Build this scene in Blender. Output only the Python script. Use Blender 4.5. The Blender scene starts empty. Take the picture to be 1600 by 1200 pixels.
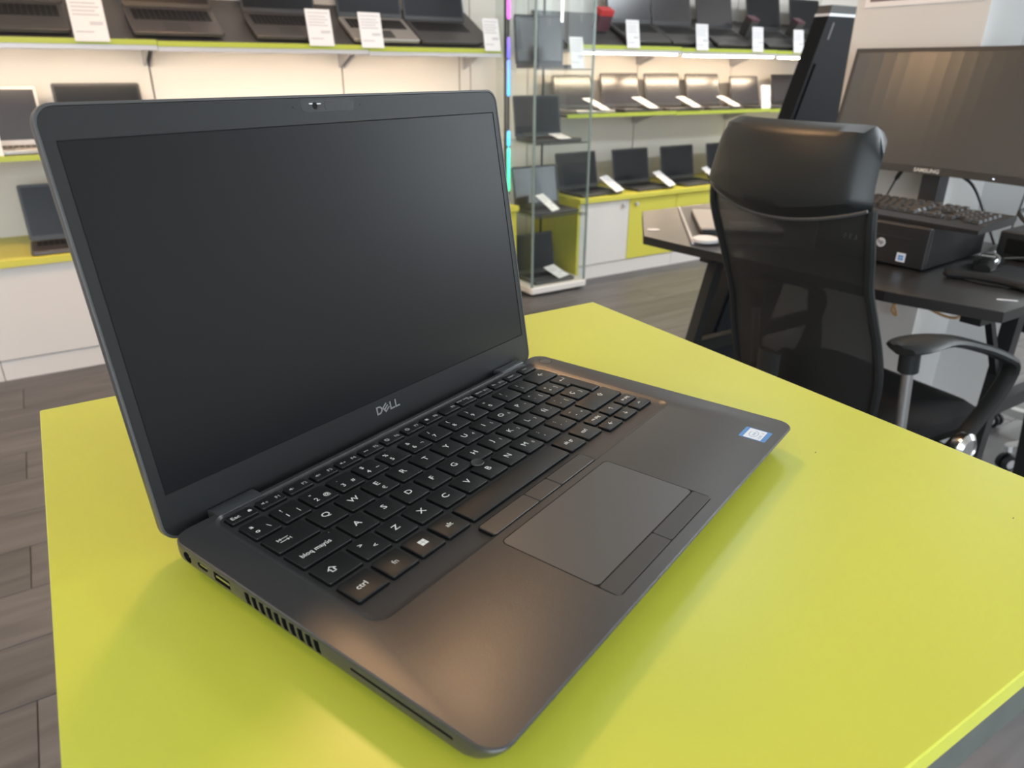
import bpy, bmesh, math, random
from mathutils import Vector, Matrix
random.seed(7)
PI = math.pi
scene = bpy.context.scene
COL = scene.collection

# ------------------------------------------------------------------ camera
CAM_H = 1.15557
AZ, PITCH, ROLL = math.radians(57.736), math.radians(23.631), math.radians(0.184)
fw = Vector((math.cos(AZ) * math.cos(PITCH), math.sin(AZ) * math.cos(PITCH), -math.sin(PITCH)))
rt = Vector((math.sin(AZ), -math.cos(AZ), 0))
up = rt.cross(fw)
r2 = math.cos(ROLL) * rt + math.sin(ROLL) * up
u2 = -math.sin(ROLL) * rt + math.cos(ROLL) * up
cam_data = bpy.data.cameras.new('camera')
cam = bpy.data.objects.new('camera', cam_data)
COL.objects.link(cam)
M = Matrix((r2, u2, -fw)).transposed().to_4x4()
M.translation = Vector((0, 0, CAM_H))
cam.matrix_world = M
cam_data.sensor_width = 36.0
cam_data.lens = 1121.12 / 1600 * 36
cam_data.clip_start = 0.02
cam_data.clip_end = 60
cam_data.dof.use_dof = True
cam_data.dof.focus_distance = 0.47
cam_data.dof.aperture_fstop = 12.0
scene.camera = cam

# ------------------------------------------------------------------ world, lights, exposure
world = bpy.data.worlds.new('world')
scene.world = world
world.use_nodes = True
world.node_tree.nodes['Background'].inputs[0].default_value = (0.8, 0.85, 0.9, 1)
world.node_tree.nodes['Background'].inputs[1].default_value = 0.25
scene.cycles.transparent_max_bounces = 32

def area(name, loc, sx, sy, power, color=(1, 0.96, 0.9), rot=(0, 0, 0)):
    d = bpy.data.lights.new(name, 'AREA')
    d.shape = 'RECTANGLE'; d.size = sx; d.size_y = sy
    d.energy = power; d.color = color
    o = bpy.data.objects.new(name, d)
    COL.objects.link(o); o.location = loc; o.rotation_euler = rot
    return o

CEIL = 2.75
for i, (x, y, pw) in enumerate([(-1.6, 1.2, 8), (2.5, 1.9, 14), (4.3, 1.9, 46), (-1.2, -0.8, 8), (1.6, -0.8, 8), (4.2, -0.5, 125)]):
    area('ceiling_panel_light', (x, y, CEIL - 0.03), 1.2, 0.6, pw, (0.86, 0.94, 1.0))
area('warm_ceiling_light', (0.72, 1.95, CEIL - 0.03), 0.30, 0.30, 30.0, (1.0, 0.58, 0.28))
area('warm_ceiling_light', (-1.2, 2.3, CEIL - 0.03), 0.30, 0.30, 24.0, (1.0, 0.62, 0.32))
FILL_FRONT, FILL_SIDE = 7.2, 6.0  # glow strengths of the added fill panels
scene.view_settings.view_transform = 'Standard'
scene.view_settings.look = 'None'
scene.view_settings.exposure = -0.12
scene.view_settings.gamma = 1.0
scene.view_settings.use_curve_mapping = False

# ------------------------------------------------------------------ materials
def lin(c):
    c = c / 255.0
    return c / 12.92 if c <= 0.04045 else ((c + 0.055) / 1.055) ** 2.4
def rgb(r, g, b):
    return (lin(r), lin(g), lin(b), 1.0)

def mat(name, col, rough=0.5, metal=0.0, spec=0.5, var=0.0, vscale=20.0, bump=0.0, bscale=200.0, coat=0.0, stretch=None):
    m = bpy.data.materials.new(name); m.use_nodes = True
    nt = m.node_tree; b = nt.nodes['Principled BSDF']
    b.inputs['Base Color'].default_value = col
    b.inputs['Roughness'].default_value = rough
    b.inputs['Metallic'].default_value = metal
    b.inputs['Specular IOR Level'].default_value = spec
    b.inputs['Coat Weight'].default_value = coat
    if var or bump:
        tc = nt.nodes.new('ShaderNodeTexCoord'); mp = nt.nodes.new('ShaderNodeMapping')
        nt.links.new(tc.outputs['Object'], mp.inputs['Vector'])
        if stretch: mp.inputs['Scale'].default_value = stretch
    if var:
        n = nt.nodes.new('ShaderNodeTexNoise'); n.inputs['Scale'].default_value = vscale
        n.inputs['Detail'].default_value = 4
        nt.links.new(mp.outputs['Vector'], n.inputs['Vector'])
        r = nt.nodes.new('ShaderNodeValToRGB')
        r.color_ramp.elements[0].position = 0.3; r.color_ramp.elements[1].position = 0.7
        r.color_ramp.elements[0].color = tuple(c * (1 - var) for c in col[:3]) + (1,)
        r.color_ramp.elements[1].color = tuple(min(1, c * (1 + var)) for c in col[:3]) + (1,)
        nt.links.new(n.outputs['Fac'], r.inputs['Fac'])
        nt.links.new(r.outputs['Color'], b.inputs['Base Color'])
    if bump:
        n2 = nt.nodes.new('ShaderNodeTexNoise'); n2.inputs['Scale'].default_value = bscale
        nt.links.new(mp.outputs['Vector'], n2.inputs['Vector'])
        bp = nt.nodes.new('ShaderNodeBump'); bp.inputs['Strength'].default_value = bump
        bp.inputs['Distance'].default_value = 0.0005
        nt.links.new(n2.outputs['Fac'], bp.inputs['Height'])
        nt.links.new(bp.outputs['Normal'], b.inputs['Normal'])
    return m

def emis(name, col, strength):
    m = bpy.data.materials.new(name); m.use_nodes = True
    b = m.node_tree.nodes['Principled BSDF']
    b.inputs['Base Color'].default_value = (0.8, 0.8, 0.8, 1)
    b.inputs['Emission Color'].default_value = col
    b.inputs['Emission Strength'].default_value = strength
    return m

def glass_mat(name, tint, refl_rough=0.02):
    m = bpy.data.materials.new(name); m.use_nodes = True
    nt = m.node_tree; nt.nodes.clear()
    out = nt.nodes.new('ShaderNodeOutputMaterial')
    tr = nt.nodes.new('ShaderNodeBsdfTransparent'); tr.inputs[0].default_value = tint
    gl = nt.nodes.new('ShaderNodeBsdfGlossy'); gl.inputs['Roughness'].default_value = refl_rough
    fr = nt.nodes.new('ShaderNodeFresnel'); fr.inputs['IOR'].default_value = 1.35
    gm = nt.nodes.new('ShaderNodeNewGeometry')
    sb = nt.nodes.new('ShaderNodeMath'); sb.operation = 'SUBTRACT'; sb.inputs[0].default_value = 1.0
    ml = nt.nodes.new('ShaderNodeMath'); ml.operation = 'MULTIPLY'
    nt.links.new(gm.outputs['Backfacing'], sb.inputs[1]); nt.links.new(sb.outputs[0], ml.inputs[0]); nt.links.new(fr.outputs[0], ml.inputs[1])
    mx = nt.nodes.new('ShaderNodeMixShader')
    nt.links.new(ml.outputs[0], mx.inputs[0]); nt.links.new(tr.outputs[0], mx.inputs[1]); nt.links.new(gl.outputs[0], mx.inputs[2])
    nt.links.new(mx.outputs[0], out.inputs[0])
    return m

MT = {}
MT['lap_body'] = mat('laptop_magnesium', (0.037, 0.037, 0.0368, 1), 0.34, 0.0, 0.5, var=0.05, vscale=300, bump=0.12, bscale=1800)
MT['lap_lid'] = mat('laptop_lid', (0.05, 0.05, 0.05, 1), 0.4, 0.0, 0.5)
MT['lap_bezel'] = mat('laptop_bezel', (0.009, 0.010, 0.0105, 1), 0.42, 0, 0.42, bump=0.08, bscale=1500)
MT['lap_screen'] = mat('laptop_screen', (0.003, 0.0038, 0.005, 1), 0.32, 0, 0.34)
MT['key'] = mat('key_plastic', (0.011, 0.0118, 0.0116, 1), 0.42, 0, 0.36)
MT['well'] = mat('keyboard_well', (0.032, 0.031, 0.03, 1), 0.45, 0, 0.5)
MT['pad'] = mat('touchpad', (0.054, 0.053, 0.051, 1), 0.38, 0, 0.55)
MT['pad_btn'] = mat('touchpad_button', (0.028, 0.0285, 0.028, 1), 0.42, 0, 0.5)
MT['black'] = mat('black_gap', (0.004, 0.004, 0.004, 1), 0.6, 0, 0.2)
MT['legend'] = mat('legend_print', rgb(214, 214, 208), 0.6)
MT['legend_dim'] = mat('legend_print_grey', rgb(178, 178, 174), 0.6)
MT['logo'] = mat('logo_silver', (0.55, 0.55, 0.57, 1), 0.3, 0.9)
MT['hinge'] = mat('hinge_satin', (0.09, 0.095, 0.1, 1), 0.3, 0.6)
MT['metal'] = mat('port_metal', (0.5, 0.5, 0.5, 1), 0.3, 1.0)
MT['yellow'] = mat('lime_laminate', (0.525, 0.545, 0.052, 1), 0.35, 0, 0.7, var=0.02, vscale=6)
MT['lime'] = mat('lime_panel', (0.62, 0.57, 0.08, 1), 0.4, 0, 0.4)
MT['lime_shelf'] = mat('lime_shelf_edge', (0.46, 0.52, 0.06, 1), 0.4, 0, 0.4)
MT['board'] = mat('dark_board', (0.09, 0.1, 0.09, 1), 0.6, 0, 0.3, var=0.1, vscale=60)
MT['pillar'] = mat('pillar_paint', rgb(208, 208, 206), 0.6, 0, 0.3, var=0.015, vscale=3)
MT['white'] = mat('white_paint', rgb(226, 222, 216), 0.6, 0, 0.3, var=0.015, vscale=3)
MT['white_mel'] = mat('white_melamine', rgb(216, 210, 205), 0.4, 0, 0.4, var=0.01, vscale=5)
MT['wall_cream'] = mat('wall_panel_white', rgb(226, 221, 214), 0.55, 0, 0.3, var=0.012, vscale=4)
MT['rail'] = mat('shelf_rail_grey', rgb(196, 195, 198), 0.4, 0.2)
MT['card'] = mat('card_white', rgb(232, 230, 230), 0.5)
MT['card_print'] = mat('card_print_grey', rgb(190, 189, 192), 0.6)
MT['dk'] = mat('dark_plastic', (0.025, 0.026, 0.028, 1), 0.4, 0, 0.5)
MT['dk2'] = mat('charcoal_plastic', (0.06, 0.058, 0.058, 1), 0.4, 0, 0.5)
MT['brown_lap'] = mat('graphite_aluminium', (0.11, 0.1, 0.1, 1), 0.38, 0.4)
MT['silver'] = mat('silver_aluminium', (0.42, 0.4, 0.38, 1), 0.35, 0.5)
MT['scr'] = mat('display_screen', (0.010, 0.011, 0.014, 1), 0.3, 0, 0.22)
MT['scr_glossy'] = mat('display_screen_satin', (0.022, 0.019, 0.023, 1), 0.2, 0, 0.8)
MT['kb_bg'] = mat('keyboard_dark', (0.012, 0.012, 0.013, 1), 0.5)
MT['red'] = mat('red_card', rgb(196, 62, 62), 0.5)
MT['red_dk'] = mat('dark_red_box', rgb(92, 62, 70), 0.5)
MT['leather'] = mat('black_leather', (0.008, 0.0105, 0.0108, 1), 0.4, 0, 0.4, bump=0.3, bscale=500)
MT['fabric'] = mat('black_fabric', (0.010, 0.010, 0.010, 1), 0.85, 0, 0.2, bump=0.4, bscale=900)
MT['blk_plastic'] = mat('black_nylon', (0.011, 0.013, 0.013, 1), 0.45, 0, 0.35)
MT['piping'] = mat('grey_piping', (0.05, 0.052, 0.055, 1), 0.35)
MT['chrome'] = mat('chrome', (0.6, 0.6, 0.6, 1), 0.2, 1.0)
MT['tube'] = mat('satin_steel', (0.45, 0.45, 0.45, 1), 0.35, 0.9)
MT['desk'] = mat('dark_wood_desk', (0.026, 0.0255, 0.0258, 1), 0.3, 0, 0.55, var=0.25, vscale=12, stretch=(1, 8, 8))
MT['desk_edge'] = mat('desk_edge', (0.009, 0.008, 0.008, 1), 0.5)
MT['blk_metal'] = mat('black_powder_metal', (0.012, 0.013, 0.013, 1), 0.5, 0, 0.4)
MT['pc'] = mat('pc_black', (0.014, 0.014, 0.014, 1), 0.5, 0, 0.45, bump=0.2, bscale=700)
MT['kb_key'] = mat('pc_key', (0.03, 0.031, 0.031, 1), 0.45)
MT['rubber'] = mat('rubber_pad', (0.012, 0.012, 0.012, 1), 0.7, 0, 0.3)
MT['mouse'] = mat('mouse_gloss', (0.03, 0.03, 0.03, 1), 0.12, 0.3, 0.6)
MT['mon_scr'] = mat('monitor_screen', (0.048, 0.049, 0.047, 1), 0.25, 0, 0.8)
MT['panelblk'] = mat('black_panel_satin', (0.004, 0.006, 0.0085, 1), 0.4, 0, 0.15)
MT['grey_strip'] = mat('grey_strip', (0.16, 0.15, 0.15, 1), 0.4)
MT['silver_strip'] = mat('silver_strip', (0.75, 0.78, 0.82, 1), 0.25, 0.4)
MT['orange'] = mat('orange_cable', (0.42, 0.25, 0.11, 1), 0.5)
MT['sticker_blue'] = mat('sticker_blue', rgb(70, 130, 190), 0.4)
MT['sticker_white'] = mat('sticker_white', rgb(214, 219, 226), 0.35)
MT['sticker_ink'] = mat('sticker_ink', rgb(120, 150, 190), 0.4)
MT['poster'] = mat('poster_print', rgb(120, 104, 110), 0.5, var=0.2, vscale=9)
MT['shutter'] = mat('webcam_shutter', (0.012, 0.012, 0.013, 1), 0.35)
MT['webcam'] = mat('webcam_housing', (0.03, 0.031, 0.033, 1), 0.25)
MT['ceiling'] = mat('ceiling_white', rgb(225, 224, 220), 0.7)
MT['glass'] = glass_mat('tower_glass', (0.955, 0.972, 0.965, 1))
MT['glass_edge'] = mat('glass_edge_green', rgb(118, 132, 126), 0.15, 0, 0.6)
MT['led_warm'] = emis('led_warm', (1.0, 0.77, 0.53, 1), 110.0)
MT['led_warm_hidden'] = emis('led_warm_slim', (1.0, 0.77, 0.53, 1), 85.0)
MT['led_white'] = emis('led_white', (1.0, 0.96, 0.88, 1), 3.0)

def floor_mat():
    m = bpy.data.materials.new('grey_oak_floor'); m.use_nodes = True
    nt = m.node_tree; b = nt.nodes['Principled BSDF']
    tc = nt.nodes.new('ShaderNodeTexCoord'); oi = nt.nodes.new('ShaderNodeObjectInfo')
    add = nt.nodes.new('ShaderNodeVectorMath'); add.operation = 'ADD'
    sc = nt.nodes.new('ShaderNodeVectorMath'); sc.operation = 'SCALE'; sc.inputs[3].default_value = 37.0
    cb = nt.nodes.new('ShaderNodeCombineXYZ')
    for k in range(3): nt.links.new(oi.outputs['Random'], cb.inputs[k])
    nt.links.new(cb.outputs[0], sc.inputs[0])
    nt.links.new(tc.outputs['Object'], add.inputs[0]); nt.links.new(sc.outputs[0], add.inputs[1])
    mp = nt.nodes.new('ShaderNodeMapping'); mp.inputs['Scale'].default_value = (1.2, 9, 1)
    nt.links.new(add.outputs[0], mp.inputs['Vector'])
    n = nt.nodes.new('ShaderNodeTexNoise'); n.inputs['Scale'].default_value = 2.2; n.inputs['Detail'].default_value = 6
    n.inputs['Distortion'].default_value = 0.6
    nt.links.new(mp.outputs[0], n.inputs['Vector'])
    r = nt.nodes.new('ShaderNodeValToRGB')
    r.color_ramp.elements[0].position = 0.28; r.color_ramp.elements[0].color = (0.060, 0.057, 0.0575, 1)
    r.color_ramp.elements[1].position = 0.72; r.color_ramp.elements[1].color = (0.128, 0.12, 0.121, 1)
    nt.links.new(n.outputs['Fac'], r.inputs['Fac'])
    hs = nt.nodes.new('ShaderNodeHueSaturation')
    mr = nt.nodes.new('ShaderNodeMapRange'); mr.inputs[3].default_value = 0.86; mr.inputs[4].default_value = 1.12
    nt.links.new(oi.outputs['Random'], mr.inputs[0]); nt.links.new(mr.outputs[0], hs.inputs['Value'])
    nt.links.new(r.outputs[0], hs.inputs['Color']); nt.links.new(hs.outputs[0], b.inputs['Base Color'])
    b.inputs['Roughness'].default_value = 0.42
    return m
MT['floor'] = floor_mat()
MT['floor_gap'] = mat('floor_gap', (0.05, 0.045, 0.043, 1), 0.7)

def mesh_fabric():
    """woven chair mesh: real open weave in the material, small holes between threads"""
    m = bpy.data.materials.new('chair_mesh_weave'); m.use_nodes = True
    nt = m.node_tree; nt.nodes.clear()
    out = nt.nodes.new('ShaderNodeOutputMaterial')
    pb = nt.nodes.new('ShaderNodeBsdfPrincipled'); pb.inputs['Base Color'].default_value = (0.006, 0.007, 0.007, 1)
    pb.inputs['Roughness'].default_value = 0.6
    tr = nt.nodes.new('ShaderNodeBsdfTransparent')
    tc = nt.nodes.new('ShaderNodeTexCoord'); sp = nt.nodes.new('ShaderNodeSeparateXYZ')
    nt.links.new(tc.outputs['UV'], sp.inputs[0])
    vals = []
    for k in range(2):
        mu = nt.nodes.new('ShaderNodeMath'); mu.operation = 'MULTIPLY'; mu.inputs[1].default_value = 150
        fr = nt.nodes.new('ShaderNodeMath'); fr.operation = 'FRACT'
        gt = nt.nodes.new('ShaderNodeMath'); gt.operation = 'GREATER_THAN'; gt.inputs[1].default_value = 0.74
        nt.links.new(sp.outputs[k], mu.inputs[0]); nt.links.new(mu.outputs[0], fr.inputs[0]); nt.links.new(fr.outputs[0], gt.inputs[0])
        vals.append(gt)
    ml = nt.nodes.new('ShaderNodeMath'); ml.operation = 'MULTIPLY'
    nt.links.new(vals[0].outputs[0], ml.inputs[0]); nt.links.new(vals[1].outputs[0], ml.inputs[1])
    mx = nt.nodes.new('ShaderNodeMixShader')
    nt.links.new(ml.outputs[0], mx.inputs[0]); nt.links.new(pb.outputs[0], mx.inputs[1]); nt.links.new(tr.outputs[0], mx.inputs[2])
    nt.links.new(mx.outputs[0], out.inputs[0])
    return m
MT['weave'] = mesh_fabric()

def led_rgb(name, c0, c1, strength):
    m = bpy.data.materials.new(name); m.use_nodes = True
    nt = m.node_tree; b = nt.nodes['Principled BSDF']
    tc = nt.nodes.new('ShaderNodeTexCoord'); sp = nt.nodes.new('ShaderNodeSeparateXYZ')
    nt.links.new(tc.outputs['Generated'], sp.inputs[0])
    r = nt.nodes.new('ShaderNodeValToRGB')
    r.color_ramp.elements[0].color = c0 + (1,); r.color_ramp.elements[1].color = c1 + (1,)
    nt.links.new(sp.outputs[2], r.inputs['Fac'])
    nt.links.new(r.outputs[0], b.inputs['Emission Color']); b.inputs['Emission Strength'].default_value = strength
    b.inputs['Base Color'].default_value = (0.2, 0.2, 0.2, 1)
    return m

# ------------------------------------------------------------------ helpers
def bm_new(): return bmesh.new()

def add_box(bm, x0, x1, y0, y1, z0, z1, mx=None):
    vs = [bm.verts.new((x, y, z)) for z in (z0, z1) for y in (y0, y1) for x in (x0, x1)]
    for f in ((0, 2, 3, 1), (4, 5, 7, 6), (0, 1, 5, 4), (2, 6, 7, 3), (0, 4, 6, 2), (1, 3, 7, 5)):
        bm.faces.new([vs[i] for i in f])
    if mx is not None: bmesh.ops.transform(bm, matrix=mx, verts=vs)
    return vs

def rrect(x0, x1, y0, y1, r, n=6):
    r = min(r, (x1 - x0) / 2 - 1e-6, (y1 - y0) / 2 - 1e-6)
    pts = []
    for cx, cy, a0 in ((x1 - r, y1 - r, 0), (x0 + r, y1 - r, PI / 2), (x0 + r, y0 + r, PI), (x1 - r, y0 + r, 3 * PI / 2)):
        for k in range(n + 1):
            a = a0 + PI / 2 * k / n
            pts.append((cx + r * math.cos(a), cy + r * math.sin(a)))
    return pts

def loft(bm, loops, cap0=True, cap1=True, closed=True, mx=None):
    rows = [[bm.verts.new(p) for p in lp] for lp in loops]
    n = len(rows[0])
    for a, b in zip(rows[:-1], rows[1:]):
        for i in range(n if closed else n - 1):
            j = (i + 1) % n
            bm.faces.new((a[i], a[j], b[j], b[i]))
    if cap0: bm.faces.new(list(reversed(rows[0])))
    if cap1: bm.faces.new(rows[-1])
    if mx is not None: bmesh.ops.transform(bm, matrix=mx, verts=[v for r in rows for v in r])
    return rows

def add_rbox(bm, x0, x1, y0, y1, z0, z1, r, ch=0.0, n=5, mx=None):
    """rounded-rect prism, chamfer ch on top and bottom"""
    L = []
    base = rrect(x0, x1, y0, y1, r, n)
    ins = rrect(x0 + ch, x1 - ch, y0 + ch, y1 - ch, max(r - ch, 1e-5), n)
    if ch > 0:
        L = [[(x, y, z0) for x, y in ins], [(x, y, z0 + ch) for x, y in base], [(x, y, z1 - ch) for x, y in base], [(x, y, z1) for x, y in ins]]
    else:
        L = [[(x, y, z0) for x, y in base], [(x, y, z1) for x, y in base]]
    return loft(bm, L, mx=mx)

def add_prism(bm, poly, z0, z1, mx=None):
    return loft(bm, [[(x, y, z0) for x, y in poly], [(x, y, z1) for x, y in poly]], mx=mx)

def add_tube(bm, pts, r, n=8, cap=True, flat=1.0):
    pts = [Vector(p) for p in pts]
    rs = r if isinstance(r, (list, tuple)) else [r] * len(pts)
    loops = []; prev = None
    for i, p in enumerate(pts):
        t = (pts[min(i + 1, len(pts) - 1)] - pts[max(i - 1, 0)]).normalized()
        if prev is None:
            a = Vector((0, 0, 1)) if abs(t.z) < 0.9 else Vector((1, 0, 0))
            u = t.cross(a).normalized()
        else:
            u = (prev - t * prev.dot(t)).normalized()
        v = t.cross(u); prev = u
        loops.append([tuple(p + rs[i] * (math.cos(2 * PI * k / n) * u + flat * math.sin(2 * PI * k / n) * v)) for k in range(n)])
    loft(bm, loops, cap, cap)

def add_lathe(bm, prof, n=24, c=(0, 0, 0), mx=None):
    loops = [[(c[0] + r * math.cos(2 * PI * k / n), c[1] + r * math.sin(2 * PI * k / n), c[2] + z) for k in range(n)] for r, z in prof]
    loft(bm, loops, mx=mx)

def smooth_path(pts, k=6):
    P = [Vector(p) for p in pts]; out = []
    for i in range(len(P) - 1):
        p0, p1, p2, p3 = P[max(i - 1, 0)], P[i], P[i + 1], P[min(i + 2, len(P) - 1)]
        for j in range(k):
            t = j / k
            out.append(0.5 * ((2 * p1) + (-p0 + p2) * t + (2 * p0 - 5 * p1 + 4 * p2 - p3) * t * t + (-p0 + 3 * p1 - 3 * p2 + p3) * t ** 3))
    out.append(P[-1]); return out

def to_mesh(bm, name, smooth=False, ang=35):
    bmesh.ops.recalc_face_normals(bm, faces=bm.faces)
    me = bpy.data.meshes.new(name); bm.to_mesh(me); bm.free()
    if smooth:
        me.shade_smooth()
        try: me.set_sharp_from_angle(angle=math.radians(ang))
        except Exception: pass
    return me

def obj(name, bm, material, parent=None, loc=(0, 0, 0), rot=(0, 0, 0), smooth=False, me=None):
    if me is None: me = to_mesh(bm, name, smooth)
    if material is not None and not me.materials: me.materials.append(MT[material] if isinstance(material, str) else material)
    o = bpy.data.objects.new(name, me); COL.objects.link(o)
    o.location = loc; o.rotation_euler = rot
    if parent is not None: o.parent = parent
    return o

def tag(o, label, cat, group=None):
    o['label'] = label; o['category'] = cat
    if group: o['group'] = group
    return o

def thing(name, label, cat, loc=(0, 0, 0), rot=(0, 0, 0), group=None):
    o = bpy.data.objects.new(name, None); COL.objects.link(o)
    o.location = loc; o.rotation_euler = rot; o.empty_display_size = 0.05
    return tag(o, label, cat, group)

def struct(name, bm, m, parent=None, loc=(0, 0, 0), smooth=False):
    o = obj(name, bm, m, parent, loc, smooth=smooth)
    if parent is None: o['kind'] = 'structure'
    return o

def box_obj(name, m, parent, x0, x1, y0, y1, z0, z1, loc=(0, 0, 0), rot=(0, 0, 0), r=0.0, ch=0.0):
    bm = bm_new()
    if r > 0 or ch > 0: add_rbox(bm, x0, x1, y0, y1, z0, z1, max(r, 1e-4), ch)
    else: add_box(bm, x0, x1, y0, y1, z0, z1)
    return obj(name, bm, m, parent, loc, rot)

# text meshes, converted in one batch
_txt = {}
def batch_text(strings):
    tmp = []
    for s in strings:
        c = bpy.data.curves.new('t', 'FONT'); c.body = s; c.size = 1.0
        c.align_x = 'CENTER'; c.align_y = 'CENTER'; c.resolution_u = 3; c.offset = 0.012
        o = bpy.data.objects.new('t', c); COL.objects.link(o); tmp.append((s, o))
    bpy.context.view_layer.update()
    dg = bpy.context.evaluated_depsgraph_get()
    for s, o in tmp:
        me = bpy.data.meshes.new_from_object(o.evaluated_get(dg))
        vs = [v.co.copy() for v in me.vertices]; fs = [tuple(p.vertices) for p in me.polygons]
        if vs:
            x0, x1 = min(v.x for v in vs), max(v.x for v in vs); y0, y1 = min(v.y for v in vs), max(v.y for v in vs)
            cx, cy = (x0 + x1) / 2, (y0 + y1) / 2
            vs = [Vector((v.x - cx, v.y - cy, 0)) for v in vs]
        _txt[s] = (vs, fs); bpy.data.meshes.remove(me)
    for s, o in tmp:
        c = o.data; bpy.data.objects.remove(o); bpy.data.curves.remove(c)

def add_text(bm, s, x, y, size, z=0.0, mx=None, sx=1.0, bold=0.0):
    vs, fs = _txt[s]
    nv = [bm.verts.new((x + v.x * size * sx, y + v.y * size, z)) for v in vs]
    for f in fs:
        try: bm.faces.new([nv[i] for i in f])
        except ValueError: pass
    if mx is not None: bmesh.ops.transform(bm, matrix=mx, verts=nv)

def add_poly(bm, pts, z=0.0, mx=None):
    vs = [bm.verts.new((x, y, z)) for x, y in pts]
    bm.faces.new(vs)
    if mx is not None: bmesh.ops.transform(bm, matrix=mx, verts=vs)
# text needed for legends
STR = list('QWERTYUIOPASDFGHJKLZXCVBNM1234567890') + ['Ñ', 'Ç', 'º', 'ª', '\\', '!', '|', '"', '@', '·', '#', '$', '~', '%', '&', '¬', '/', '(', ')', '=', '?', "'", '¿', '¡', '^', '`', '[', '*', '+', ']', '´', '¨', '{', '}', ';', ',', ':', '.', '_', '-', '<', '>', '€', 'Esc', 'ctrl', 'fn', 'alt', 'alt gr', 'bloq mayús', 'supr', 'inicio', 'fin', 'insert', 'impr pant', 're pág', 'av pág', '⇧', '←', '↑', '→', '↓', '⏎', '☼', 'intel', 'CORE', 'i5', 'inside'] + ['F%d' % k for k in range(1, 13)]
batch_text(sorted(set(STR)) + ['hp', 'SAMSUNG', 'Lenovo'])

# ------------------------------------------------------------------ room shell
RX0, RX1, RY0, RY1 = -3.2, 5.6, -2.8, 3.80
bm = bm_new(); add_box(bm, RX0, RX1, RY0, RY1, -0.04, -0.004)
floor = struct('floor', bm, 'floor_gap')
PW, PLEN = 0.2, 1.285
bm = bm_new(); add_rbox(bm, 0.0012, PLEN - 0.0012, 0.0012, PW - 0.0012, -0.0039, 0.0, 0.0006, 0.0006, n=1)
plank_me = to_mesh(bm, 'plank'); plank_me.materials.append(MT['floor'])
row = 0; y = RY0
while y < RY1 - 0.05:
    x = RX0 - (row * 0.43 % PLEN)
    while x < RX1:
        if x > RX0 - PLEN * 0.6 and x + PLEN < RX1 + PLEN * 0.6:
            obj('plank', None, None, floor, (x, y, 0), me=plank_me)
        x += PLEN
    y += PW; row += 1
bm = bm_new(); add_box(bm, RX0 - 0.1, RX1 + 0.1, RY0 - 0.1, RY1 + 0.15, CEIL, CEIL + 0.1)
struct('ceiling', bm, 'ceiling')
bm = bm_new(); add_box(bm, RX0, RX1, RY1 + 0.02, RY1 + 0.15, -0.02, CEIL)
wall_back = struct('wall_back', bm, 'grey_strip')
for a, b in [(-3.0, -2.16), (-2.16, -1.28), (-1.28, -0.395), (-0.395, 0.492), (0.492, 1.379), (1.379, 2.05), (2.05, 2.12), (2.12, 2.5), (2.5, 3.338), (3.338, 4.19), (4.19, 5.05), (5.05, 5.6)]:
    bm = bm_new(); add_box(bm, a + 0.004, b - 0.004, RY1, RY1 + 0.025, 0.0, CEIL - 0.01)
    obj('wall_panel', bm, 'wall_cream', wall_back)
bm = bm_new(); add_box(bm, RX0 - 0.1, RX0, RY0, RY1 + 0.1, -0.02, CEIL); struct('wall_left', bm, 'white')
bm = bm_new(); add_box(bm, RX0 - 0.1, RX1 + 0.1, RY0 - 0.1, RY0, -0.02, CEIL); struct('wall_front', bm, 'white')
bm = bm_new(); add_box(bm, RX1, RX1 + 0.1, RY0, RY1 + 0.1, -0.02, CEIL); struct('wall_right', bm, 'white')
bm = bm_new(); add_box(bm, 2.10, 2.2995, 1.08, 1.455, 0.0005, CEIL); struct('wall_pillar', bm, 'pillar')
bm = bm_new(); add_box(bm, 2.30, 2.42, 0.925, 1.455, 0.0005, CEIL); struct('wall_partition', bm, 'pillar')

# added fill panels, out of view: glowing panes in frames for soft bluish light
def fill_panel(name, loc, rotz, w, h, strength):
    bm = bm_new(); add_box(bm, -w / 2, w / 2, -0.004, 0.004, 0, h)
    o = obj(name, bm, emis('fill_glow', (0.82, 0.91, 1.0, 1), strength), None, loc, (0, 0, rotz)); o['kind'] = 'structure'
    for a in ((-w / 2 - 0.05, -w / 2, 0, h), (w / 2, w / 2 + 0.05, 0, h), (-w / 2 - 0.05, w / 2 + 0.05, -0.05, 0), (-w / 2 - 0.05, w / 2 + 0.05, h, h + 0.05), (-0.02, 0.02, 0, h)):
        bm = bm_new(); add_box(bm, a[0], a[1], -0.02, 0.03, a[2], a[3]); obj('fill_frame', bm, 'rail', o)
fill_panel('fill_panel_1', (-1.0, RY0 + 0.01, 0.35), 0, 3.6, 2.0, FILL_FRONT)
fill_panel('fill_panel_2', (RX1 - 0.01, -1.25, 1.1), PI / 2, 1.2, 1.3, FILL_SIDE)
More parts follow.
